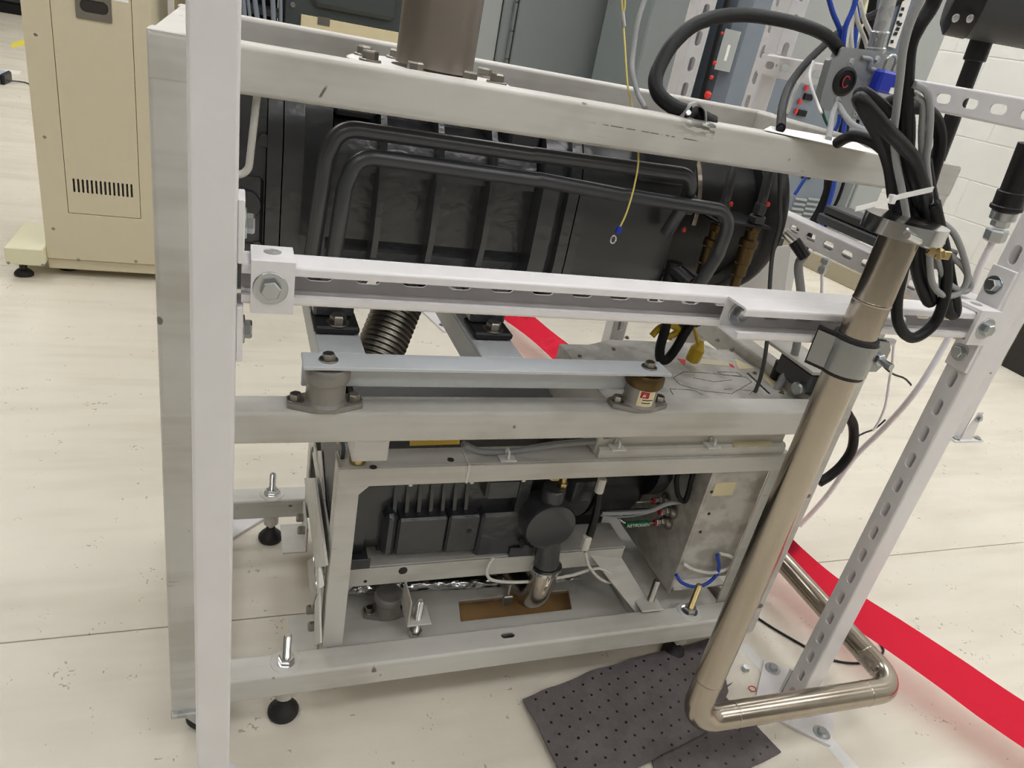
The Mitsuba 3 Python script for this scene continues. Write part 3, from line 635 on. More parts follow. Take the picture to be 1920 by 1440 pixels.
va = thing('exhaust_valve', 'round dark grey check valve with steel elbow on the front of the lower pump', 'valve')
part(va, 'body', lathe([(.030, -.01), (.0475, .0), (.0500, .006), (.0500, .03), (.046, .036), (.030, .042)][::-1] and [(.046, .06), (.0500, .05), (.0500, .006), (.0475, 0.), (.036, -.004)], (.581, .246, .316), (0, 1, 0), 44), 'mat_pump_smooth', 30)
part(va, 'neck', cyl((.583, .272, .33), (.580, .268, .392), .0215, 28, .002), 'mat_pump_smooth', 30); part(va, 'neck', cyl((.590, .268, .30), (.600, .262, .216), .0235, 28), 'mat_pump_smooth', 30)
for u, v in ((999, 972), (1066, 965), (985, 1028)):
    q = at(u, v, 1, .262); part(va, 'bolt', cat(cyl(q+[0, .02, 0], q, .0075, 14), lathe([(.0045, .0), (.0055, .001)], q, (0, -1, 0), 6)), 'mat_darkgrey')
part(va, 'clamp_ring', lathe([(.0265, -.006), (.030, -.004), (.030, .004), (.0265, .006)], (.601, .262, .208), (.12, -.07, -1), 32), 'mat_chrome', 30)
part(va, 'elbow', tube(fil([(.601, .262, .207), (.592, .258, .122), (.56, .42, .118)], .036, 10), .0255, 24), 'mat_steel', True)
part(va, 'wing_screw', cat(cyl((.535, .262, .172), (.533, .258, .150), .004, 10), bx(.522, .542, .250, .256, .128, .152, .002)), 'mat_bolt')
part(va, 'inlet_fitting', cat(nut((.594, .268, .392), (0, 0, 1), .0095, .010), cyl((.594, .268, .402), (.593, .268, .425), .006, 14), cyl((.592, .268, .425), (.590, .275, .47), .0042, 12)), 'mat_gold', 30)
part(va, 'connector', bx(.565, .585, .262, .28, .405, .47, .004), 'mat_gold')
mount(.315, .30, .093, 'half hidden vibration mount behind the jack bracket on the bottom pan', .05, .9)
# control box under the cart's middle beam and the box at the right end
cb = thing('controller_box', 'flat grey metal controller box with engraved diagram between the two pumps', 'box')
ZT = .592
part(cb, 'body', bx(.615, 1.012, .228, .45, .487, ZT-.002, .002), 'mat_cart')
part(cb, 'lid', extr([(.612, .228), (1.014, .228), (1.014, .36), (.95, .468), (.735, .470), (.612, .415)], 2, ZT-.002, ZT+.001), 'mat_galvbox')
part(cb, 'front_lip', cat(extr([(.218, .4848), (.218, .501), (.222, .505), (.262, .505), (.262, .4848)], 0, .618, 1.012)), 'mat_cart')
for u, v in ((1087, 668), (1150, 655), (1175, 634), (1256, 636), (1345, 639), (1373, 655), (1415, 700), (1465, 737)):
    part(cb, 'screw', bolt(at(u, v, 2, ZT+.001), (0, 0, 1), .0035, .0035, .0055, .0008), 'mat_bolt')
def lines(par, segs, z, w=.0011):
    for a, b in segs:
        A, B = at(*a, 2, z), at(*b, 2, z); d = (B-A)/np.linalg.norm(B-A); s = np.array([-d[1], d[0], 0])*w/2
        part(par, 'engraved_line', quad(A-s, B-s, B+s, A+s, .0004), 'mat_darkgrey')
o = [((1262, 708), (1282, 697)), ((1282, 697), (1325, 699)), ((1325, 699), (1398, 707)), ((1398, 707), (1410, 716)), ((1410, 716), (1372, 738)), ((1372, 738), (1320, 733)), ((1320, 733), (1275, 721)), ((1275, 721), (1262, 708)),
     ((1345, 697), (1382, 698)), ((1382, 698), (1392, 705)), ((1392, 705), (1356, 703)), ((1356, 703), (1345, 697)), ((1256, 729), (1300, 731)), ((1300, 731), (1318, 740)), ((1262, 740), (1256, 729)), ((1385, 730), (1412, 733)), ((1412, 733), (1405, 740)), ((1358, 730), (1372, 729)), ((1300, 708), (1340, 716)), ((1340, 716), (1372, 712))]
lines(cb, o, ZT+.0014)
def patch(par, nm, P, z, m, th=.0005, **kw): return part(par, nm, quad(*[at(u, v, 2, z) for u, v in P][::-1], th), m, **kw)
patch(cb, 'sticker', ((1316, 672), (1373, 680), (1378, 687), (1312, 682)), ZT+.0016, 'mat_beige', label='blank tan sticker')
patch(cb, 'warning_triangle', ((1270, 671), (1283, 671), (1279, 680)), ZT+.0016, 'mat_red') if False else None
for P in (((1270, 672), (1286, 674), (1284, 684), (1280, 682)), ((1366, 681), (1374, 683), (1377, 689), (1370, 687))):
    patch(cb, 'warning_mark', P, ZT+.0018, 'mat_red', label='orange warning mark')
patch(cb, 'sticker', ((1381, 673), (1415, 691), (1385, 692), (1377, 673)), ZT+.0016, 'mat_label')
patch(cb, 'sticker', ((1432, 698), (1478, 737), (1465, 740), (1424, 702)), ZT+.0016, 'mat_label')
patch(cb, 'slit', ((1400, 699), (1403, 699), (1445, 738), (1441, 738)), ZT+.0016, 'mat_slit')
q = [at(u, v, 2, .506) for u, v in ((1372, 826), (1443, 822), (1450, 834), (1378, 838))]
part(cb, 'sticker', quad(*q[::-1], .0005), 'mat_label')
rb = thing('connector_box', 'speckled galvanised box with gas fittings at the right end of the grey rack', 'box')
part(rb, 'front_panel', bx(.885, 1.012, .232, .236, .168, .452, .001), 'mat_galvbox'); part(rb, 'side_panel', bx(.880, .885, .232, .46, .135, .452, .001), 'mat_galvbox')
part(rb, 'back_panel', bx(.885, 1.012, .455, .46, .135, .452, 0), 'mat_galvbox'); part(rb, 'shelf', bx(.885, 1.012, .225, .45, .147, .151, .001), 'mat_galvbox')
for u, v in ((1334, 922), (1329, 963), (1313, 997)): part(rb, 'screw_hole', cyl(at(u, v, 1, .2321), at(u, v, 1, .2321)-[0, .0012, 0], .003, 12), 'mat_slit')
a, b = at(1343, 905, 1, .2318), at(1372, 928, 1, .2318); part(rb, 'sticker', bx(a[0], b[0], .2312, .232, b[2], a[2], 0), 'mat_label')
for u, v in ((1250, 938), (1262, 958), (1253, 978)):
    q = at(u, v, 0, .8795); f = part(rb, 'bulkhead_fitting', cat(lathe([(.0165, 0), (.0165, .004), (.013, .006), (.010, .010)], q, (-1, 0, 0), 22), nut(q+[-.009, 0, 0], (-1, 0, 0), .010, .010)), 'mat_bolt', 30)
    part(f, 'red_ring', cyl(q+[-.030, 0, 0], q+[-.034, 0, 0], .0062, 14), 'mat_redink'); part(f, 'nut', nut(q+[-.019, 0, 0], (-1, 0, 0), .0075, .011), 'mat_chrome')
q1, q3 = at(1250, 938, 0, .8795), at(1253, 978, 0, .8795)
g = thing('nitrogen_line', 'thin steel gas line with green NITROGEN marker, bent upwards beside the round housing', 'gas line')
part(g, 'tube', tube(fil([q1+[-.030, 0, 0], q1+[-.085, 0, 0], q1+[-.085, .0, .12]], .016), .0032, 10), 'mat_chrome', True)
part(g, 'marker', cyl(q1+[-.085, 0, .03], q1+[-.085, 0, .085], .0052, 14), 'mat_green'); part(g, 'marker_text', text('NITROGEN', .0065, q1+[-.0825, -.0054, .032], (0, 0, 1), (-1, 0, 0)), 'mat_paper')
g = thing('nitrogen_line', 'thin steel gas line with green NITROGEN marker, running straight into the lowest fitting', 'gas line')
part(g, 'tube', tube(fil([q3+[-.030, 0, 0], q3+[-.10, 0, 0], q3+[-.14, .06, .02]], .03), .0032, 10), 'mat_chrome', True)
part(g, 'marker', cyl(q3+[-.048, 0, 0], q3+[-.100, 0, 0], .0055, 14), 'mat_green'); part(g, 'marker_text', text('NITROGEN', .0072, q3+[-.099, -.0058, -.0032], (1, 0, 0), (0, 0, 1)), 'mat_paper')

# ================================================================== on the floor
def zn(x, y): return float(.0030+.0035*meshkit.fbm(np.array([[x*11, y*11, 1.]]), 3)[0])
def pad(poly, z0, th, seed):
    """A soft wavy sheet over the polygon (world x, y)."""
    from shapely.geometry import Polygon, Point
    P = Polygon(poly); x0, y0, x1, y1 = P.bounds; n = 46
    cs = m3.CrossSection([np.array(poly)]); 
    m = cs.extrude(th); m = m.refine_to_length(.011); t = man2tri(m); v = t.vertices.copy()
    h = .007*(meshkit.fbm(np.c_[v[:, 0]*13, v[:, 1]*13, np.full(len(v), seed)], 3)-.3)+.0035*np.abs(np.sin(v[:, 0]*34-v[:, 1]*21))**6
    v[:, 2] = z0+v[:, 2]+np.maximum(h, 0)
    return trimesh.Trimesh(v, t.faces, process=False), P
def ccw(q): q = np.array(q); return q if np.sum(q[:, 0]*np.roll(q[:, 1], -1)-np.roll(q[:, 0], -1)*q[:, 1]) > 0 else q[::-1]
def dots(P, z0, th, seed):
    from shapely.geometry import Point
    ms = []; u, w = np.array([.88, -.47]), np.array([.47, .88]); o = np.array([.8, .05])
    for i in range(-16, 17):
        for j in range(-22, 23):
            q = o+u*(i*.034+(.017 if j % 2 else 0))+w*j*.0205
            if P.buffer(-.005).contains(Point(*q)):
                h = .007*(meshkit.fbm(np.array([[q[0]*13, q[1]*13, seed]]), 3)[0]-.3)+.0035*abs(math.sin(q[0]*34-q[1]*21))**6
                ms.append(lathe([(.0026, -.002), (.0026, .0004), (.0001, .0005)], (q[0], q[1], z0+th+max(h, 0)), (0, 0, 1), 7))
    return cat(*ms)
fl = lambda L, z=0: [at(u, v, 2, z)[:2].tolist() for u, v in L]
ab = thing('absorbent_mat', 'upper dark grey absorbent mat with small punched holes, beside the lower edge of the cart', 'absorbent mat')
poly = ccw(fl([(980, 1312), (1120, 1256), (1225, 1228), (1345, 1196)], .009)+[[.97, .075]]+fl([(1334, 1370), (1190, 1442), (1070, 1490)], .009))
m, P = pad(poly, .0075, .0035, 2.); part(ab, 'sheet', m, 'mat_absorb', 35); part(ab, 'punched_holes', dots(P, .0075, .0035, 2.), 'mat_black', kind='stuff')
ab = thing('absorbent_mat', 'lower dark grey absorbent mat mostly covered by the upper one, under the steel pipe', 'absorbent mat')
poly = ccw([[1.0, .10]]+fl([(1350, 1300), (1463, 1413), (1385, 1455), (1240, 1530)])+[[.76, .03]])
m, P = pad(poly, .0008, .0035, 5.); part(ab, 'sheet', m, 'mat_absorb', 35); part(ab, 'punched_holes', dots(P, .0008, .0035, 5.), 'mat_black', kind='stuff')
a, b = at(1391, 1208, 2, 0), at(1605, 1448, 2, 0)
single('floor_tape', ribbon([a, (a+b)/2, b], .028, np.cross(b-a, [0, 0, 1]), .0006), 'mat_white', 'white tape strip stuck on the floor under the base plate', 'tape')
single('loose_nut', nut(at(1397, 1256, 2, .0)+[0, 0, .0003], (0, 0, 1), .0085, .009), 'mat_zinc', 'small loose zinc nut lying on the floor beside the base plate', 'nut')
q = at(1411, 1291, 2, .0015); a = np.linspace(0, 2*math.pi, 20)
single('orange_ring', tube(np.c_[q[0]+.008*np.cos(a), q[1]+.0065*np.sin(a), np.full(20, .0012)], .0008, 6), 'mat_red', 'thin orange rubber ring lying on the floor by the base plate', 'ring', True)
single('floor_cable', tube(spl([at(u, v, 2, .003) for u, v in ((1415, 1155), (1450, 1178), (1500, 1207), (1545, 1232), (1590, 1243), (1635, 1240), (1656, 1222), (1650, 1205))]), .0026, 8), 'mat_black', 'thin black cable lying on the floor behind the right stand post', 'cable', True)
# red barrier tape
pts = [(1.02, 1.99, .10), (1.11, 1.60, .10), (1.21, 1.05, .095), (1.28, .55, .09), (1.300, .33, .09), (1.335, .20, .09), (1.385, .09, .09), (1.43, -.02, .09), (1.475, -.14, .09), (1.60, -.40, .09)]
P = spl(pts, 10); t = np.gradient(P, axis=0); sd = np.cross(t, [0, 0, 1.]); sd /= np.linalg.norm(sd, axis=1, keepdims=True)
tw = -np.where(P[:, 1] > .22, .65, .45)+.25*np.sin(P[:, 1]*9)*np.where(P[:, 1] > .22, 1, .3); sd = sd*np.cos(tw)[:, None]+np.array([0, 0, 1.])*np.sin(tw)[:, None]
single('barrier_tape', ribbon(P, .085, sd, .0006), 'mat_tape', 'red translucent barrier tape strung low above the floor beside the cart', 'tape')
# ================================================================== switch box, conduit and cables on the right
def px(L, y0, y1=None):
    if isinstance(y0, list): return [at(u, v, 1, np.interp(i/(len(L)-1), np.linspace(0, 1, len(y0)), y0)) for i, (u, v) in enumerate(L)]
    n = len(L); y1 = y0 if y1 is None else y1
    return [at(u, v, 1, y0+(y1-y0)*i/(n-1)) for i, (u, v) in enumerate(L)]
YS = .36
sb = thing('switch_box', 'grey die-cast switch box with round black button plate hanging at the upper right rail', 'switch box')
out = [(1577, 92), (1583, 88), (1648, 96), (1660, 107), (1658, 122), (1640, 140), (1630, 180), (1623, 222), (1612, 225), (1545, 206), (1537, 196), (1543, 170), (1560, 112), (1572, 106)]
xz = lambda L, y: [at(u, v, 1, y)[[0, 2]].tolist() for u, v in L]
part(sb, 'cover', extr(xz(out, YS), 1, YS, YS+.004), 'mat_diecast'); 
o2 = np.array(xz(out, YS)); o2 = (o2-o2.mean(0))*np.array([.90, .93])+o2.mean(0)+np.array([.006, 0])
part(sb, 'body', extr(o2.tolist(), 1, YS+.004, YS+.03), 'mat_diecast')
q = at(1583, 153, 1, YS)
bt = part(sb, 'button_plate', lathe([(.0225, -.001), (.0225, .002), (.018, .0035), (.017, .0015), (.006, .0015), (.006, .0035)], q, (0, -1, 0), 32), 'mat_black', 30)
part(bt, 'red_ring', tube(np.array([q+[.0065*math.cos(w), -.004, .0085*math.sin(w)] for w in np.linspace(.5, 5.8, 20)]), .0012, 6), 'mat_redink', True)
for u, v in ((1596, 117), (1570, 188), (1644, 112), (1605, 211)): part(sb, 'screw', bolt(at(u, v, 1, YS), (0, -1, 0), .0042, .003, .0062, .001), 'mat_zinc')
part(sb, 'raised_edge', tube(spl(px([(1615, 108), (1632, 112), (1630, 128), (1640, 134), (1632, 165), (1625, 190)], YS-.001), 6), .004, 8), 'mat_diecast', True)
a, b = at(1590, 108, 1, YS-.0005), at(1604, 111, 1, YS-.0005); part(sb, 'nameplate', bx(a[0], b[0], YS-.0008, YS+.001, b[2], a[2], 0), 'mat_white')
cd = thing('conduit', 'galvanised conduit tube entering the top of the switch box', 'conduit')
a, b = at(1640, 100, 1, YS+.025), at(1682, -60, 1, YS+.025)
part(cd, 'tube', cyl(a, b, .0125, 24), 'mat_galv', 40); d = (b-a)/np.linalg.norm(b-a)
part(cd, 'coupling', lathe([(.013, 0), (.0165, .002), (.0165, .008), (.0145, .010), (.0145, .030), (.0155, .032), (.013, .034)], a, d, 24), 'mat_zinc', 30); part(cd, 'coupling_screw', bolt(a+d*.02+[-.014, -.008, 0], (-.8, -.5, 0), .004, .005, 0), 'mat_zinc')
gp = thing('backboard', 'narrow blue-grey steel panel with white terminal label strip behind the conduit', 'panel')
part(gp, 'sheet', quad(*px([(1640, 95), (1697, 110), (1735, -40), (1660, -60)], .52)[::1], .01), 'mat_bluegrey')
part(gp, 'label_strip', quad(*px([(1665, 87), (1679, 91), (1712, -10), (1697, -12)], .515), .001), 'mat_paper')
for u, v in ((1672, 78), (1688, 28), (1692, 17), (1683, 42)): part(gp, 'print_mark', quad(*px([(u-2, v+3), (u+3, v+3), (u+4, v-3), (u-1, v-3)], .513), .0006), 'mat_ink')
for i in range(3): part(gp, 'print_mark', quad(*px([(1675+4*i, 66-9*i), (1681+4*i, 67-9*i), (1684+4*i, 61-9*i), (1678+4*i, 60-9*i)], .513), .0006), 'mat_ink')
pk = thing('padlock', 'blue padlock hanging between the switch box and the cable bundle', 'padlock')
a, b = at(1650, 128, 1, .33), at(1684, 185, 1, .33)
part(pk, 'body', bx(a[0], a[0]+.037, .32, .343, b[2]+.003, a[2]-.001, .004), 'mat_bluelock'); part(pk, 'label', bx(a[0]+.026, a[0]+.036, .3185, .3198, b[2]+.005, b[2]+.014, 0), 'mat_paper')
part(pk, 'shackle', tube(fil([(a[0]+.009, .331, a[2]-.003), (a[0]+.009, .331, a[2]+.022), (a[0]+.028, .331, a[2]+.022), (a[0]+.028, .331, a[2]-.003)], .0095), .0028, 10), 'mat_zinc', True)
# cable bundle: every strand its own cable
YBN = -.022
def cable(L, y0, y1, r, m, label, nm='cable', ct='cable', group=None, k=8, n=10):
    return single(nm, tube(spl(px(L, y0, y1), k), r, n), m, label, ct, True, group)
R1, R2 = .0070, .0036
cable([(1760, -20), (1745, 15), (1722, 50), (1706, 85), (1701, 130), (1699, 200), (1698, 270), (1706, 320), (1722, 370), (1738, 420), (1748, 480)], -.03, -.022, .0076, 'mat_cable', 'thick black cable coming down from the top right into the tied bundle')
cable([(1570, 268), (1586, 259), (1604, 255), (1640, 268), (1674, 299), (1696, 328), (1709, 360), (1716, 400), (1722, 460)], .10, -.038, R1, 'mat_cable', 'black cable arching off the beam top into the bundle')
cable([(1752, 470), (1742, 400), (1734, 360), (1724, 328), (1712, 297), (1688, 268), (1665, 246), (1640, 216), (1618, 192), (1611, 186), (1616, 196), (1634, 228), (1650, 258), (1668, 309), (1676, 366), (1684, 410), (1700, 460)], [-.030, -.034, -.04, -.045, -.05, -.052, -.055, -.055, -.052, -.040, -.028, -.022, -.02, -.02, -.02, -.02, -.02], None, .0078, 'mat_cable', 'thick black cable doubled back in front of the switch box corner')
cable([(1668, 214), (1652, 198), (1632, 182), (1616, 173), (1611, 182), (1622, 200), (1650, 232), (1662, 262)], -.015, -.012, R1, 'mat_cable', 'black cable loop turned over the lower corner of the switch box')
cable([(1662, 262), (1655, 215), (1668, 192), (1690, 190), (1702, 215), (1704, 260), (1700, 330), (1704, 400)], .0, -.012, R1, 'mat_cable', 'black cable loop behind the middle of the bundle')
cable([(1694, 206), (1715, 202), (1736, 206), (1755, 226), (1763, 256), (1760, 290), (1748, 330), (1738, 372), (1742, 420), (1758, 470)], -.005, -.018, .0074, 'mat_cable', 'black cable swinging out in a loop on the right of the bundle')
cable([(1706, 440), (1690, 520), (1682, 560), (1683, 600), (1697, 627), (1719, 632), (1752, 606), (1770, 561), (1775, 500), (1765, 440), (1752, 380)], -.045, -.045, .0070, 'mat_cable', 'black cable hanging lowest, in a wide loop in front of the rail')
cable([(1716, 450), (1717, 500), (1728, 540), (1741, 566), (1747, 560), (1741, 530), (1731, 495), (1724, 450)], -.035, -.035, R1, 'mat_cable', 'black cable in a narrow loop ending just above the rail')
cable([(1758, 440), (1769, 490), (1772, 540), (1779, 584), (1789, 590), (1792, 572), (1783, 530), (1774, 480), (1760, 420), (1745, 360), (1735, 300)], -.035, -.028, R1, 'mat_cable', 'black cable in the rightmost narrow loop above the rail')
cable([(1735, -20), (1708, 40), (1694, 90), (1687, 150), (1680, 210), (1676, 250), (1680, 300), (1690, 350), (1699, 400), (1704, 440)], -.05, -.04, .0042, 'mat_greycable', 'thin grey cable running down the front of the black bundle')
cable([(1713, 158), (1735, 170), (1744, 200), (1742, 260), (1737, 300), (1741, 340), (1750, 400), (1790, 440), (1812, 500), (1812, 530), (1796, 551), (1768, 553), (1748, 530), (1743, 480), (1748, 440)], -.035, -.05, .0040, 'mat_greycable', 'thin grey cable making the larger loop beside the bundle end')
cable([(1712, 178), (1730, 195), (1728, 250), (1730, 310), (1738, 360), (1752, 420), (1775, 470), (1805, 500), (1820, 532), (1808, 547), (1779, 531), (1760, 495), (1752, 440)], -.03, -.045, .0038, 'mat_greycable', 'thin grey cable making the smaller loop beside the bundle end')
cable([(1572, 196), (1585, 218), (1602, 236), (1630, 248), (1650, 258), (1664, 275)], .33, .03, .0048, 'mat_greycable', 'grey cable running from the switch box down into the bundle')
cable([(1570, 193), (1561, 215), (1557, 240), (1553, 262)], .34, .19, .0046, 'mat_greycable', 'short grey cable dropping from the switch box to the beam top')
zt = thing('cable_tie', 'white cable tie drawn around the black cable bundle with its tail sticking out left', 'cable tie')
P = px([(1671, 374), (1690, 368), (1712, 363), (1735, 358), (1749, 355)], -.062); part(zt, 'band', ribbon(spl(P, 4), .0062, (0, 0, 1), .0012), 'mat_white')
part(zt, 'tail', ribbon(spl(px([(1672, 374), (1650, 380), (1625, 387), (1604, 392)], -.062, -.10), 4), .005, (0, .2, 1), .0010), 'mat_white'); q = at(1672, 373, 1, -.063); part(zt, 'head', bx(q[0]-.004, q[0]+.004, q[1]-.004, q[1]+.003, q[2]-.005, q[2]+.005, .001), 'mat_white')
# big hose loop and companions above the beam
cable([(1575, 95), (1548, 66), (1500, 46), (1440, 33), (1390, 28), (1345, 32), (1300, 48), (1262, 82), (1240, 118), (1229, 150), (1236, 178), (1262, 200), (1292, 212)], .38, .19, .0098, 'mat_cable', 'thick black cable in a wide arch from the switch box to the beam top', n=14)
cl = thing('cable_clamp', 'grey metal clip holding the thick black cable on top of the front beam', 'clamp')
part(cl, 'strap', ribbon(fil([at(1275, 222, 1, .185), at(1295, 205, 1, .185)+[0, 0, .012], at(1318, 214, 1, .185)+[0, 0, .006], at(1322, 232, 1, .185)], .01), .018, (.35, 1, .0), .002), 'mat_galv'); part(cl, 'screw', bolt(at(1290, 212, 1, .174), (-.3, -1, .4), .004, .003, 0), 'mat_zinc')
part(cl, 'cable_end', tube(spl(px([(1300, 214), (1315, 222), (1335, 232)], .195), 4), .011, 12), 'mat_cable', True)
cable([(1700, -10), (1662, 16), (1620, 36), (1577, 58), (1540, 90), (1510, 120), (1482, 158), (1468, 196), (1464, 240)], [.52, .52, .50, .46, .40, .19], None, .0066, 'mat_cable', 'black cable curving down left of the switch box to the beam top')
cable([(1600, 40), (1560, 80), (1520, 118), (1495, 160), (1475, 215)], .53, .42, .0030, 'mat_whitecable', 'thin cream cable following the black cable left of the switch box')
cable([(1552, -10), (1562, 25), (1574, 55), (1578, 92)], .42, .42, .0042, 'mat_blue', 'blue cable, the left one of two dropping behind the switch box top')
cable([(1608, -10), (1598, 20), (1585, 52), (1580, 92)], .41, .41, .0042, 'mat_blue', 'blue cable, the right one of two dropping behind the switch box top')
for i, L in enumerate(([(1600, -5), (1608, 40), (1622, 75), (1628, 100)], [(1612, 0), (1620, 35), (1632, 62), (1640, 90)], [(1596, 20), (1590, 60), (1584, 92)], [(1600, 25), (1596, 60), (1598, 96)])):
    cable(L, .43, .41, .0036, 'mat_whitecable', ('cream cable, leftmost strand of those', 'cream cable, rightmost strand of those', 'cream cable curving left, behind those', 'cream cable curving straight down, among those')[i] + ' entering the switch box top')
cable([(1525, 115), (1518, 140), (1522, 165), (1533, 195), (1540, 212)], .40, .30, .0026, 'mat_white', 'thin white cable tie tail hanging beside the left edge of the switch box')
cable([(1575, 212), (1572, 232), (1565, 245)], .50, .50, .004, 'mat_blue', 'short blue cable below the switch box')
single('green_wire', tube(spl(px([(1541, 205), (1546, 222), (1552, 235)], .42), 5), .0025, 8), 'mat_green', 'short green wire below the left corner of the switch box', 'wire', True)
# sheet of paper on the beam
pp = px([(1420, 232), (1500, 253), (1590, 264), (1660, 286)], .20)
single('paper_sheet', quad(at(1432, 243, 2, H+.002), at(1648, 290, 2, H+.002), at(1600, 263, 2, H+.002), at(1445, 236, 2, H+.004), .0008), 'mat_paper', 'white printed paper lying on the right part of the front beam', 'paper')
# yellow wire with blue crimp
yw = thing('yellow_wire', 'thin yellow wire hanging down in front of the upper pump with a blue ring terminal', 'wire')
part(yw, 'wire', tube(spl([at(1164, -30, 1, .30), at(1168, 30, 1, .29), at(1172, 90, 1, .27), at(1177, 160, 1, .25), at(1186, 205, 1, .24), at(1197, 290, 1, .182), at(1190, 345, 1, .18), at(1176, 395, 1, .178), at(1163, 425, 1, .176)], 8), .0013, 8), 'mat_wire', True)
part(yw, 'wire', tube(spl([at(1170, -30, 1, .30), at(1172, 10, 1, .29), at(1168, 28, 1, .29)], 5), .0011, 8), 'mat_wire', True)
part(yw, 'splice', cyl(at(1167, 22, 1, .288), at(1170, 50, 1, .283), .0028, 12), 'mat_galv', 30)
a, b, c = at(1163, 425, 1, .176), at(1157, 438, 1, .175), at(1150, 449, 1, .175)
part(yw, 'crimp', cyl(a, b, .0038, 14, .0008), 'mat_bluelock', 30); w = np.linspace(0, 2*math.pi, 18); part(yw, 'ring', tube(np.array([c+[.0038*math.cos(k), 0, .0055*math.sin(k)] for k in w]), .0013, 6), 'mat_chrome', True)
cable([(1212, -10), (1196, 40), (1187, 100), (1186, 135), (1196, 175), (1210, 202)], .33, .21, .0036, 'mat_greycable', 'grey cable hanging beside the yellow wire above the beam')
cable([(1463, 318), (1462, 380), (1462, 420), (1448, 480), (1442, 560), (1438, 640), (1428, 700), (1412, 745)], .255, .26, .0036, 'mat_darkgrey', 'thin dark grey cable hanging in front of the black end bell')
hb = thing('white_chute', 'glossy white plastic cover behind the round end of the upper pump', 'cover')
part(hb, 'front_face', quad(at(1281, 487, 1, .60), at(1318, 640, 1, .60), at(1462, 612, 1, .60), at(1483, 460, 1, .60), .004), 'mat_sheet'); part(hb, 'side_face', quad(at(1483, 460, 1, .60), at(1462, 612, 1, .60), at(1470, 612, 1, .64), at(1500, 470, 1, .64), .004), 'mat_sheet')
yc = thing('rubber_stopper', 'yellow rubber stopper on a strap resting above the controller box', 'stopper')
q = at(1296, 678, 1, .36); d = at(1308, 655, 1, .36)-q; d /= np.linalg.norm(d)
part(yc, 'cap', lathe([(.009, 0), (.0125, .002), (.0135, .012), (.0135, .028), (.008, .036), (.004, .045)], q, d, 24), 'mat_yellow', 30)
part(yc, 'strap', tube(spl([q+d*.04, at(1308, 640, 1, .36), at(1302, 618, 1, .36), at(1290, 600, 1, .36)], 6), .0035, 8), 'mat_yellow', True)
yl = thing('yellow_plug', 'yellow rubber plug collar at the loop of black cable under the rail', 'plug')
part(yl, 'collar', tube(spl(px([(1222, 630), (1238, 614), (1258, 610), (1272, 618), (1262, 628), (1240, 632)], .36), 6), .0062, 10), 'mat_yellow', True)
cable([(1296, 606), (1282, 628), (1266, 655), (1250, 674), (1238, 672), (1238, 650), (1246, 622), (1250, 600), (1256, 560)], .35, .35, .0088, 'mat_cable', 'thick black cable in a tight loop above the controller box', n=12)
cable([(1250, 600), (1275, 606), (1300, 604), (1325, 592)], .38, .38, .012, 'mat_black', 'thick black cable end just below the rail behind the yellow cap')
# cables of the lower pump
cable([(868, 832), (895, 845), (930, 848), (975, 844), (1030, 835), (1100, 828), (1160, 826), (1240, 828), (1290, 830), (1335, 826), (1400, 808)], .236, .236, .0058, 'mat_greycable', 'grey cable fixed with white clips along the top rail of the grey rack')
for i, (u, v) in enumerate(((950, 856), (1156, 836), (1334, 832))):
    z = .4850 if i == 0 else .5054; q = at(u, v+4, 2, z)
    c = thing('cable_clip', ('white adhesive cable clip at the left on the top rail', 'white adhesive cable clip in the middle on the lid edge', 'white adhesive cable clip at the right on the lid edge')[i], 'cable clip')
    part(c, 'base', bx(q[0]-.014, q[0]+.014, q[1]-.011, q[1]+.011, z, z+.003, .0008), 'mat_white'); part(c, 'hook', tube(fil([(q[0], q[1]-.006, z+.003), (q[0], q[1]-.006, z+.017), (q[0], q[1]+.008, z+.017), (q[0], q[1]+.008, z+.003)], .006), .0022, 8), 'mat_white', True)
cable([(925, 1045), (917, 1058), (912, 1072), (920, 1086), (945, 1091), (985, 1091), (1030, 1086), (1075, 1078), (1105, 1068)], .268, .262, .0032, 'mat_whitecable', 'white cable running from the black bracket along the lower rail')
cable([(1097, 1035), (1104, 1060), (1122, 1083), (1142, 1092), (1152, 1086), (1145, 1075), (1125, 1066), (1108, 1068)], .252, .262, .0030, 'mat_whitecable', 'white cable hanging in a loop below the white connector')
wc = thing('white_connector', 'white plastic connector with black sleeved cable in front of the lower pump', 'connector')
a, b = at(1092, 1030, 1, .252), at(1105, 1005, 1, .252); d = (b-a)/np.linalg.norm(b-a)
part(wc, 'plug', bx(*np.ravel(np.c_[np.minimum(a, b)-[.004, .007, 0], np.maximum(a, b)+[.004, .007, 0]]), .002), 'mat_whitecable')
part(wc, 'sleeve', tube(spl(px([(1104, 1008), (1113, 980), (1120, 950), (1124, 920), (1128, 890)], .255, .28), 6), .0075, 12), 'mat_black', True)
part(wc, 'upper_plug', cyl(at(1122, 924, 1, .262), at(1130, 896, 1, .265), .0085, 12, .002), 'mat_whitecable', 30)
for i, (L, m, t) in enumerate((([(1128, 962), (1160, 962), (1200, 960), (1222, 957), (1250, 945), (1283, 940)], 'mat_greycable', 'grey cable curving from the connector to the box wall'), ([(1126, 966), (1150, 969), (1180, 968), (1215, 962)], 'mat_bluegrey', 'blue-grey wire beside the connector'), ([(1126, 960), (1150, 957), (1185, 956), (1225, 955)], 'mat_black', 'black wire above the grey cable at the connector'))):
    cable(L, .262, .27, (.0045, .002, .0026)[i], m, t, 'wire' if i else 'cable', 'wire' if i else 'cable')
cable([(1272, 885), (1268, 905), (1272, 930), (1283, 940), (1290, 925), (1296, 900), (1302, 880)], .262, .262, .005, 'mat_cable', 'black cable loop hanging inside the galvanised box')
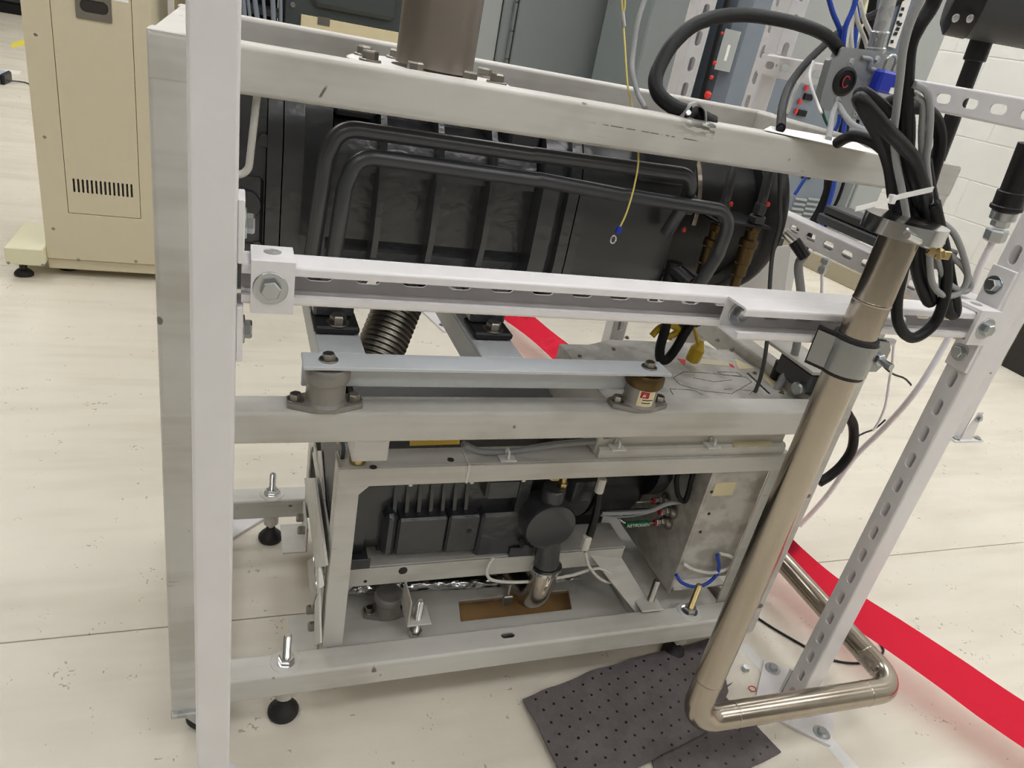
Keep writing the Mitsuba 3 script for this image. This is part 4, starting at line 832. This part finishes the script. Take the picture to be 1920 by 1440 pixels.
cable([(1281, 1057), (1300, 1068), (1330, 1074), (1355, 1070), (1374, 1060), (1372, 1045), (1350, 1038)], .222, .222, .0036, 'mat_whitecable', 'cream cable loop at the foot of the galvanised box')
cable([(1268, 1078), (1278, 1092), (1300, 1100), (1322, 1096), (1340, 1082), (1348, 1065), (1345, 1040)], .222, .222, .0036, 'mat_blue', 'blue cable loop at the foot of the galvanised box')
# clear tubes, hose end with fittings at the right
hn = thing('hose_end', 'black hose end with nickel fitting and clear tube hanging at the right edge', 'hose')
YH = .30
a, b = at(1935, 270, 1, YH), at(1888, 388, 1, YH); d = (b-a)/np.linalg.norm(b-a)
part(hn, 'hose', cyl(a, b, .0225, 24), 'mat_black', 30)
part(hn, 'collar', lathe([(.0235, -.02), (.026, -.018), (.026, .006), (.0285, .008), (.0285, .014), (.025, .016)], b-d*.01, d, 28), 'mat_black', 30)
part(hn, 'ring', cyl(b+d*.007, b+d*.024, .0225, 24, .001), 'mat_zinc', 30); part(hn, 'nut', cat(nut(b+d*.024, d, .0165, .014), nut(b+d*.042, d, .0195, .024)), 'mat_zinc')
part(hn, 'clear_tube', tube(spl([b+d*.06, at(1838, 500, 1, YH), at(1815, 560, 1, YH), at(1775, 640, 1, YH), at(1720, 730, 1, YH), at(1660, 800, 1, .35), at(1600, 860, 1, .40), at(1550, 930, 1, .45), at(1500, 985, 1, .50)], 8), .0065, 12, False), 'mat_tubeplastic', True)
ct = thing('clear_tube', 'thin clear plastic tube hanging straight behind the side rail with a nickel fitting', 'tube')
a = at(1550, 485, 1, .62); part(ct, 'fitting', cat(nut(a, (0, 0, -1), .011, .014), cyl(a, a-[0, 0, .02], .006, 14), nut(a-[0, 0, .02], (0, 0, -1), .010, .016)), 'mat_zinc')
part(ct, 'tube', tube(spl([a-[0, 0, .03], at(1540, 560, 1, .62), at(1530, 640, 1, .62), at(1500, 760, 1, .62)], 6), .004, 10, False), 'mat_tubeplastic', True)
cable([(1676, 640), (1672, 690), (1668, 710), (1660, 760), (1648, 790), (1637, 807)], .40, .45, .0030, 'mat_tubeplastic', 'thin clear tube hanging below the right end of the rail', 'clear_tube', 'tube')
cable([(1648, 676), (1662, 692), (1676, 702), (1695, 709), (1706, 719), (1708, 722)], .42, .42, .0022, 'mat_black', 'thin black wire bending out below the pipe clamp')
cable([(1600, 822), (1620, 812), (1636, 806), (1648, 798), (1660, 787)], .5, .5, .0022, 'mat_black', 'thin black wire end behind the steel pipe')
cable([(1588, 775), (1600, 800), (1598, 840), (1580, 870), (1556, 892), (1535, 905)], .36, .36, .011, 'mat_cable', 'thick black cable bulging out behind the right cart post')
vb = thing('hanging_machine', 'dark grey cylindrical machine with black end cover at the top right corner', 'machine')
a = at(1838, -4, 1, .62); b = a+np.array([.45, -.36, .0])
d = (b-a)/np.linalg.norm(b-a)
part(vb, 'barrel', lathe([(.074, 0), (.076, .004), (.076, .5)], a, d, 48), 'mat_darkgrey', 40); part(vb, 'end_cover', lathe([(.06, -.052), (.077, -.040), (.078, 0), (.076, .002)], a, d, 48), 'mat_black', 40)
for u, v in ((1792, 34), (1819, 35)): part(vb, 'screw', screw(at(u, v, 1, .56), (-.1, -1, -.2), .008), 'mat_zinc')
hz = thing('black_hose', 'black hose with thicker collar hanging from the cylindrical machine at the top right', 'hose')
a, b = at(1846, 62, 1, .62), at(1745, 330, 1, .62); d = (b-a)/np.linalg.norm(b-a)
part(hz, 'hose', cyl(a, b, .0175, 20), 'mat_black', 40); part(hz, 'collar', cyl(a+d*.005, a+d*.055, .0225, 24, .002), 'mat_black', 40); part(hz, 'clip', tubew(a-d*.004, a+d*.003, .0235, .017, 24), 'mat_zinc', 30)

cable([(1625, -120), (1612, 0), (1600, 100), (1588, 200), (1576, 290), (1566, 335), (1560, 362), (1551, 392), (1538, 428), (1528, 470)], 1.0, 1.0, .0065, 'mat_blue', 'blue cable seen below the beam in front of the louvred cabinet')
cable([(1660, -120), (1640, 0), (1618, 100), (1596, 190), (1572, 280), (1556, 330), (1552, 360), (1538, 395), (1518, 430), (1506, 470)], 1.05, 1.05, .014, 'mat_cable', 'thick black cable seen below the beam in front of the louvred cabinet')
cable([(1668, -120), (1650, 0), (1632, 110), (1612, 210), (1596, 290), (1584, 335), (1572, 372), (1556, 402), (1546, 428)], 1.0, 1.0, .0045, 'mat_cable', 'thin black cable seen below the beam right of the blue one')
cable([(1516, 325), (1506, 340), (1490, 365)], 1.1, 1.1, .005, 'mat_blue', 'short blue cable slanting behind the black end bell')

# ================================================================== machines and cabinets behind
bc = thing('beige_cabinet', 'tall beige machine cabinet with a vented door panel at the left behind the cart', 'cabinet')
YB0 = 2.15
def pb(n, m, mt='mat_beige', sm=False, **kw): return part(bc, n, m, mt, sm, **kw)
pb('body', bx(-.574, -.216, YB0+.010, 2.85, .072, 1.5, .003)); pb('plinth', bx(-.574, -.10, YB0+.012, 2.85, .030, .068, .002))
fr = extr([(-.574, .072), (-.216, .072), (-.216, 1.5), (-.574, 1.5)], 1, YB0, YB0+.0101, [[(-.4965, .2415), (-.2695, .2415), (-.2695, 1.402), (-.4965, 1.402)]]); pb('front_frame', fr)
slots = [rrect(.0065, .047, .003, 4, -.472+.01355*i, .340) for i in range(14)]
dr_ = pb('door', extr([(-.4945, .2435), (-.2715, .2435), (-.2715, 1.4), (-.4945, 1.4)], 1, YB0, YB0+.003, slots))
part(dr_, 'vent_backing', bx(-.485, -.28, YB0+.006, YB0+.0075, .30, .38, 0), 'mat_slit')
part(dr_, 'handle_plate', extr(rrect(.100, .075, .004, 3, -.377, .907), 1, YB0-.004, YB0+.001, [rrect(.078, .036, .016, 6, -.375, .909)]), 'mat_bolt'); part(dr_, 'handle_recess', extr(rrect(.080, .040, .016, 6, -.375, .909), 1, YB0-.001, YB0+.0005), 'mat_slit')
a, b = at(196, -6, 1, YB0), at(241, 6, 1, YB0); part(dr_, 'label', bx(a[0], b[0], YB0-.0012, YB0+.0004, b[2], b[2]+.04, 0), 'mat_paper'); part(dr_, 'label_print', text('MODEL SPEC', .008, (a[0]+.008, YB0-.0013, b[2]+.010), (1, 0, 0), (0, 0, 1)), 'mat_ink')
for u, v in ((67, 65), (84, 257), (100, 429), (147, 487), (255, 490)): part(bc, 'screw', screw(at(u, v, 1, YB0), (0, -1, 0), .0055), 'mat_bolt')
ft = pb('outrigger', bx(-.688, -.575, 2.10, 2.40, .058, .118, .003), 'mat_beigetop')
for u, v in ((16, 493), (80, 497)): part(ft, 'screw', screw(at(u, v, 1, 2.10), (0, -1, 0), .005), 'mat_bolt')
part(ft, 'levelling_foot', cat(cyl((-.652, 2.16, .01), (-.652, 2.16, .06), .012, 14), lathe([(.030, 0), (.030, .008), (.022, .018), (.014, .022)], (-.652, 2.16, 0), (0, 0, 1), 24)), 'mat_rubber', 30)
for x, y in ((-.53, 2.25), (-.53, 2.75), (-.15, 2.25), (-.15, 2.75)): pb('foot', lathe([(.03, 0), (.03, .01), (.012, .016), (.012, .032)], (x, y, 0), (0, 0, 1), 16), 'mat_rubber')
b2 = thing('beige_cabinet', 'second beige cabinet of darker tone half hidden right of the vented one', 'cabinet')
part(b2, 'body', bx(-.195, -.01, 2.90, 3.2, .03, 1.5, .003), 'mat_beige'); part(b2, 'plinth', bx(-.19, -.02, 2.92, 3.2, 0, .03, 0), 'mat_slit'); part(b2, 'door', bx(-.18, -.02, 2.892, 2.90, .1, 1.45, .002), 'mat_beige')
dm = thing('dark_green_machine', 'dark green metal machine cabinet with cream strip behind the top of the cart', 'cabinet')
part(dm, 'body', bx(.205, .63, 2.40, 2.9, .05, 1.5, .004), 'mat_darkgreen'); part(dm, 'base', bx(.22, .62, 2.42, 2.9, 0, .05, 0), 'mat_slit')
sp_ = part(dm, 'cream_strip', bx(.262, .66, 2.392, 2.40, .935, .990, .001), 'mat_label'); a = at(607, 40, 1, 2.39); part(sp_, 'plate', bx(a[0]-.022, a[0]+.022, 2.389, 2.393, a[2]-.014, a[2]+.014, 0), 'mat_bolt')
part(dm, 'screw', bolt(at(549, 9, 1, 2.40), (0, -1, 0), .010, .006, 0), 'mat_zinc'); part(dm, 'top_cover', bx(.30, .60, 2.37, 2.40, 1.025, 1.4, .02), 'mat_darkgreen')
lc = thing('light_grey_cabinet', 'pale grey steel cabinet standing left of the hinged grey door', 'cabinet')
part(lc, 'body', bx(.645, 1.035, 2.44, 2.9, .05, 1.6, .004), 'mat_greycab'); part(lc, 'base', bx(.66, 1.02, 2.46, 2.9, 0, .05, 0), 'mat_slit')
gd = thing('grey_cabinet', 'large grey electrical cabinet with hinged door behind the cart', 'cabinet')
part(gd, 'body', bx(1.040, 1.80, 2.435, 2.95, .06, 1.9, .006), 'mat_greydoor'); part(gd, 'base', bx(1.06, 1.78, 2.45, 2.95, 0, .06, 0), 'mat_slit')
dd = part(gd, 'door', bx(1.098, 1.725, 2.415, 2.435, .10, 1.86, .006), 'mat_greydoor')
for i in range(9): part(dd, 'hinge_knuckle', cyl((1.085, 2.422, .55+.105*i), (1.085, 2.422, .65+.105*i), .009, 14), 'mat_zinc', 30)
part(dd, 'edge_gap', bx(1.0945, 1.0985, 2.4335, 2.4365, .1, 1.86, 0), 'mat_slit')
bt_ = thing('rear_cables', 'bundle of pale and dark cables hanging left of the dark green machine', 'cables', kind='stuff')
ms = []
for i in range(9):
    x = -.02+.024*i; ms.append(tube(spl([(x, 2.35, 1.4), (x+.01*math.sin(i), 2.33, 1.1), (x+.02, 2.34, .85), (x+.01*math.cos(3*i), 2.36, .6), (x, 2.36, .4)], 5), .006+.003*(i % 2), 8))
scene[bt_] = mikit.ply(cat(*ms), 'mat_bluegrey', True)
rk = thing('rear_rack', 'dark rack behind the hanging cables at the upper left', 'rack')
for z in (.45, .75, .96, 1.3): part(rk, 'shelf', bx(.0, .20, 2.42, 2.85, z, z+.02, .002), 'mat_darkgrey')
for x in (.0, .185): part(rk, 'upright', bx(x, x+.018, 2.42, 2.44, 0, 1.5, .002), 'mat_darkgrey')
part(rk, 'back', bx(.0, .20, 2.85, 2.86, 0, 1.5, 0), 'mat_black')
dc = thing('dark_grey_enclosure', 'dark grey upright enclosure between the two rear stand posts', 'enclosure')
part(dc, 'body', bx(1.42, 1.66, 1.92, 2.3, .55, 1.7, .006), 'mat_greydoor'); part(dc, 'lip', bx(1.645, 1.665, 1.90, 1.92, .55, 1.7, .003), 'mat_greydoor')
for x in (1.44, 1.62): part(dc, 'leg', bx(x, x+.03, 2.2, 2.23, 0, .55, .002), 'mat_darkgrey')
be = thing('blue_grey_enclosure', 'blue-grey electrical enclosure with a small label behind the right rear stand post', 'enclosure')
part(be, 'body', bx(1.765, 1.99, 1.88, 2.4, .55, 1.75, .04), 'mat_bluegrey')
a = at(1364, 95, 1, 1.878); part(be, 'sticker', bx(a[0]-.035, a[0]+.035, 1.8765, 1.8795, a[2]-.07, a[2]+.07, 0), 'mat_greycab'); part(be, 'print_mark', bx(a[0]-.006, a[0]+.006, 1.8755, 1.877, a[2]-.035, a[2]+.02, 0), 'mat_paper')
for x in (1.79, 1.95): part(be, 'leg', bx(x, x+.03, 2.2, 2.23, 0, .56, .002), 'mat_darkgrey')
rv = thing('red_valve_row', 'row of red fittings on a dark pipe beside the blue-grey enclosure', 'fittings')
a, b = at(1326, 175, 1, 1.84), at(1362, 20, 1, 1.84); part(rv, 'pipe', cyl([a[0], 1.86, a[2]-.15], [b[0], 1.86, b[2]+.2], .010, 12), 'mat_black', 30)
for u, v, r in ((1327, 178, .013), (1340, 118, .007), (1334, 145, .007), (1354, 62, .005)): q = at(u, v, 1, 1.835); part(rv, 'red_fitting', lathe([(r*.6, -r), (r, -r*.4), (r, r*.6), (r*.5, r)], q, (0, -.3, 1), 12), 'mat_red', 30)
bp = thing('blue_grey_cabinet', 'wide blue-grey cabinet with black sockets and red indicators behind the switch box', 'cabinet')
part(bp, 'body', bx(2.03, 2.585, 1.95, 2.45, .56, 1.12, .006), 'mat_bluegrey')
for i, z in enumerate((1.08, 1.01, .94)):
    q = at((1515, 1503, 1512)[i], (182, 212, 330)[i], 1, 1.945); part(bp, 'socket', bx(q[0]-.022, q[0]+.022, 1.938, 1.95, q[2]-.012, q[2]+.012, .002), 'mat_black')
for u, v in ((1512, 165), (1500, 190), (1493, 208)): q = at(u, v, 1, 1.94); part(bp, 'red_indicator', lathe([(.006, -.012), (.008, .0), (.006, .010)], q, (.1, 0, 1), 12), 'mat_red', 30)
for x in (2.05, 2.54): part(bp, 'leg', bx(x, x+.035, 2.36, 2.395, 0, .56, .002), 'mat_darkgrey')
for j in range(2):
    for i in range(9):
        q = at(1502+24*j, 372, 1, 1.945); x = q[0]; z = q[2]-.022*i-.004; part(bp, 'louvre', bx(x-.032, x+.032, 1.938, 1.951, z-.005, z+.005, .002), 'mat_greycab')
uc = thing('upper_cabinet', 'pale cream upper cabinet behind the blue and cream cables', 'cabinet')
part(uc, 'body', bx(2.05, 2.36, 1.98, 2.4, 1.1205, 1.8, .006), 'mat_greycab'); part(uc, 'side_strip', bx(2.37, 2.40, 1.96, 2.38, 1.1205, 1.8, .003), 'mat_beigetop')
lg = thing('pale_cabinet', 'pale grey-green cabinet against the white block wall', 'cabinet')
part(lg, 'body', bx(2.60, 2.765, 1.90, 2.3, .50, 1.9, .004), 'mat_greycab'); part(lg, 'door', bx(2.61, 2.755, 1.885, 1.90, .53, 1.87, .004), 'mat_greycab')
for x in (2.61, 2.72): part(lg, 'leg', bx(x, x+.035, 2.25, 2.285, 0, .5, .002), 'mat_darkgrey')
fb = thing('flat_dark_blocks', 'two flat dark grey slabs stacked on the right side rail', 'slab')
part(fb, 'slab', bx(1.125, 1.20, .20, .475, .868, .886, .003), 'mat_darkgrey'); part(fb, 'slab', bx(1.13, 1.195, .20, .468, .8865, .904, .003), 'mat_darkgrey')
vk = thing('valve_block', 'dark grey block with round knob at the right end of the cart', 'valve block')
part(vk, 'block', bx(1.0, 1.06, .212, .305, .616, .655, .004), 'mat_darkgrey'); part(vk, 'cover', bx(.995, 1.064, .208, .42, .656, .662, .001), 'mat_cart'); part(vk, 'knob', lathe([(.010, 0), (.012, .002), (.012, .014), (.009, .017)], (1.0, .226, .622), (-1, -.3, 0), 20), 'mat_zinc', 30)
part(vk, 'stem', cyl((1.02, .315, .594), (1.02, .315, .63), .010, 14), 'mat_black')
fp = thing('far_post', 'white channel post with a bolted foot standing alone behind the right stand post', 'post')
part(fp, 'post', chan((2.665, 1.02, .006), (0, 0, 1), (.5, -.866, 0), 1.6, slots=False), 'mat_strut', 30)
q = [(2.62, .955), (2.775, .955), (2.775, .985), (2.72, 1.0), (2.72, 1.06), (2.62, 1.06)]; bb = part(fp, 'foot_plate', extr(q, 2, .0005, .007), 'mat_strut'); part(bb, 'bracket', quad((2.66, .965, .007), (2.72, .965, .007), (2.70, .962, .13), (2.675, .962, .13), .005), 'mat_strut')
for x, y in ((2.64, .972), (2.755, .970)): part(bb, 'bolt', bolt((x, y, .007), (0, 0, 1), .010, .007, .016), 'mat_zinc')
part(bb, 'bolt', bolt((2.687, .958, .105), (0, -1, 0), .010, .007, .016), 'mat_zinc')
single('brown_box', bx(3.76, 3.83, 1.1, 1.66, 0, .25, .004), 'mat_slit', 'dark brown box standing at the foot of the white block wall at the right edge', 'box')
rf = thing('rear_foot_strip', 'white steel strip with a bolt lying on the floor behind the cart', 'bracket')
a, b = at(802, 585, 2, .004), at(842, 622, 2, .004); d = (b-a); n_ = np.array([-d[1], d[0], 0]); n_ /= np.linalg.norm(n_)
part(rf, 'plate', ribbon([a-d*1.5, a, b], .045, n_, .006), 'mat_strut'); part(rf, 'bolt', bolt(b-d*.28+[0, 0, .0035], (0, 0, 1), .010, .008, .016), 'mat_zinc')
rf = thing('rear_foot_strip', 'white steel strip with a grey bolt on the floor left of the rear levelling foot', 'bracket')
a, b = at(438, 990, 2, .004), at(492, 958, 2, .004); d = (b-a); n_ = np.array([-d[1], d[0], 0]); n_ /= np.linalg.norm(n_)
part(rf, 'plate', ribbon([a-d*.6, a, b], .05, n_, .006), 'mat_strut'); part(rf, 'bolt', bolt(at(468, 958, 2, .0075), (0, 0, 1), .014, .010, .02), 'mat_zinc')
fm = thing('far_machine', 'dark grey machine far behind at the top left corner', 'machine')
part(fm, 'body', bx(-3.9, -2.45, 11.4, 12.2, .12, 1.0, .02), 'mat_darkgrey'); part(fm, 'skirt', bx(-3.85, -2.5, 11.35, 12.15, 0, .12, .01), 'mat_black'); part(fm, 'band', bx(-3.9, -2.44, 11.37, 11.41, .30, .42, .005), 'mat_bluegrey')
for L, m, n, lab, c in (([(20, 90), (47, 84), (49, 73), (22, 80)], 'mat_yellowmark', 'yellow_floor_mark', 'yellow mark painted on the floor at the top left', 'floor mark'), ([(4, 137), (36, 140), (40, 133), (8, 130)], 'mat_mortar', 'grey_floor_plate', 'small grey plate in the floor at the left edge', 'plate')):
    single(n, quad(*[at(u, v, 2, .002) for u, v in L], .002), m, lab, c)
bo = thing('blue_floor_box', 'pale blue box with a dark end lying on the floor at the left edge', 'box')
a = at(8, 155, 2, 0); part(bo, 'body', bx(a[0]-.25, a[0]+.0, a[1]-.12, a[1]+.12, .001, .07, .01), 'mat_paleblue'); part(bo, 'end', bx(a[0]+.0005, a[0]+.03, a[1]-.11, a[1]+.11, .001, .075, .01), 'mat_black')
part(bo, 'wire', tube(spl([a+[.03, 0, .02], a+[.12, .1, .005], a+[.22, -.1, .005], a+[.35, -.22, .005]], 6), .005, 6), 'mat_darkgrey', True)
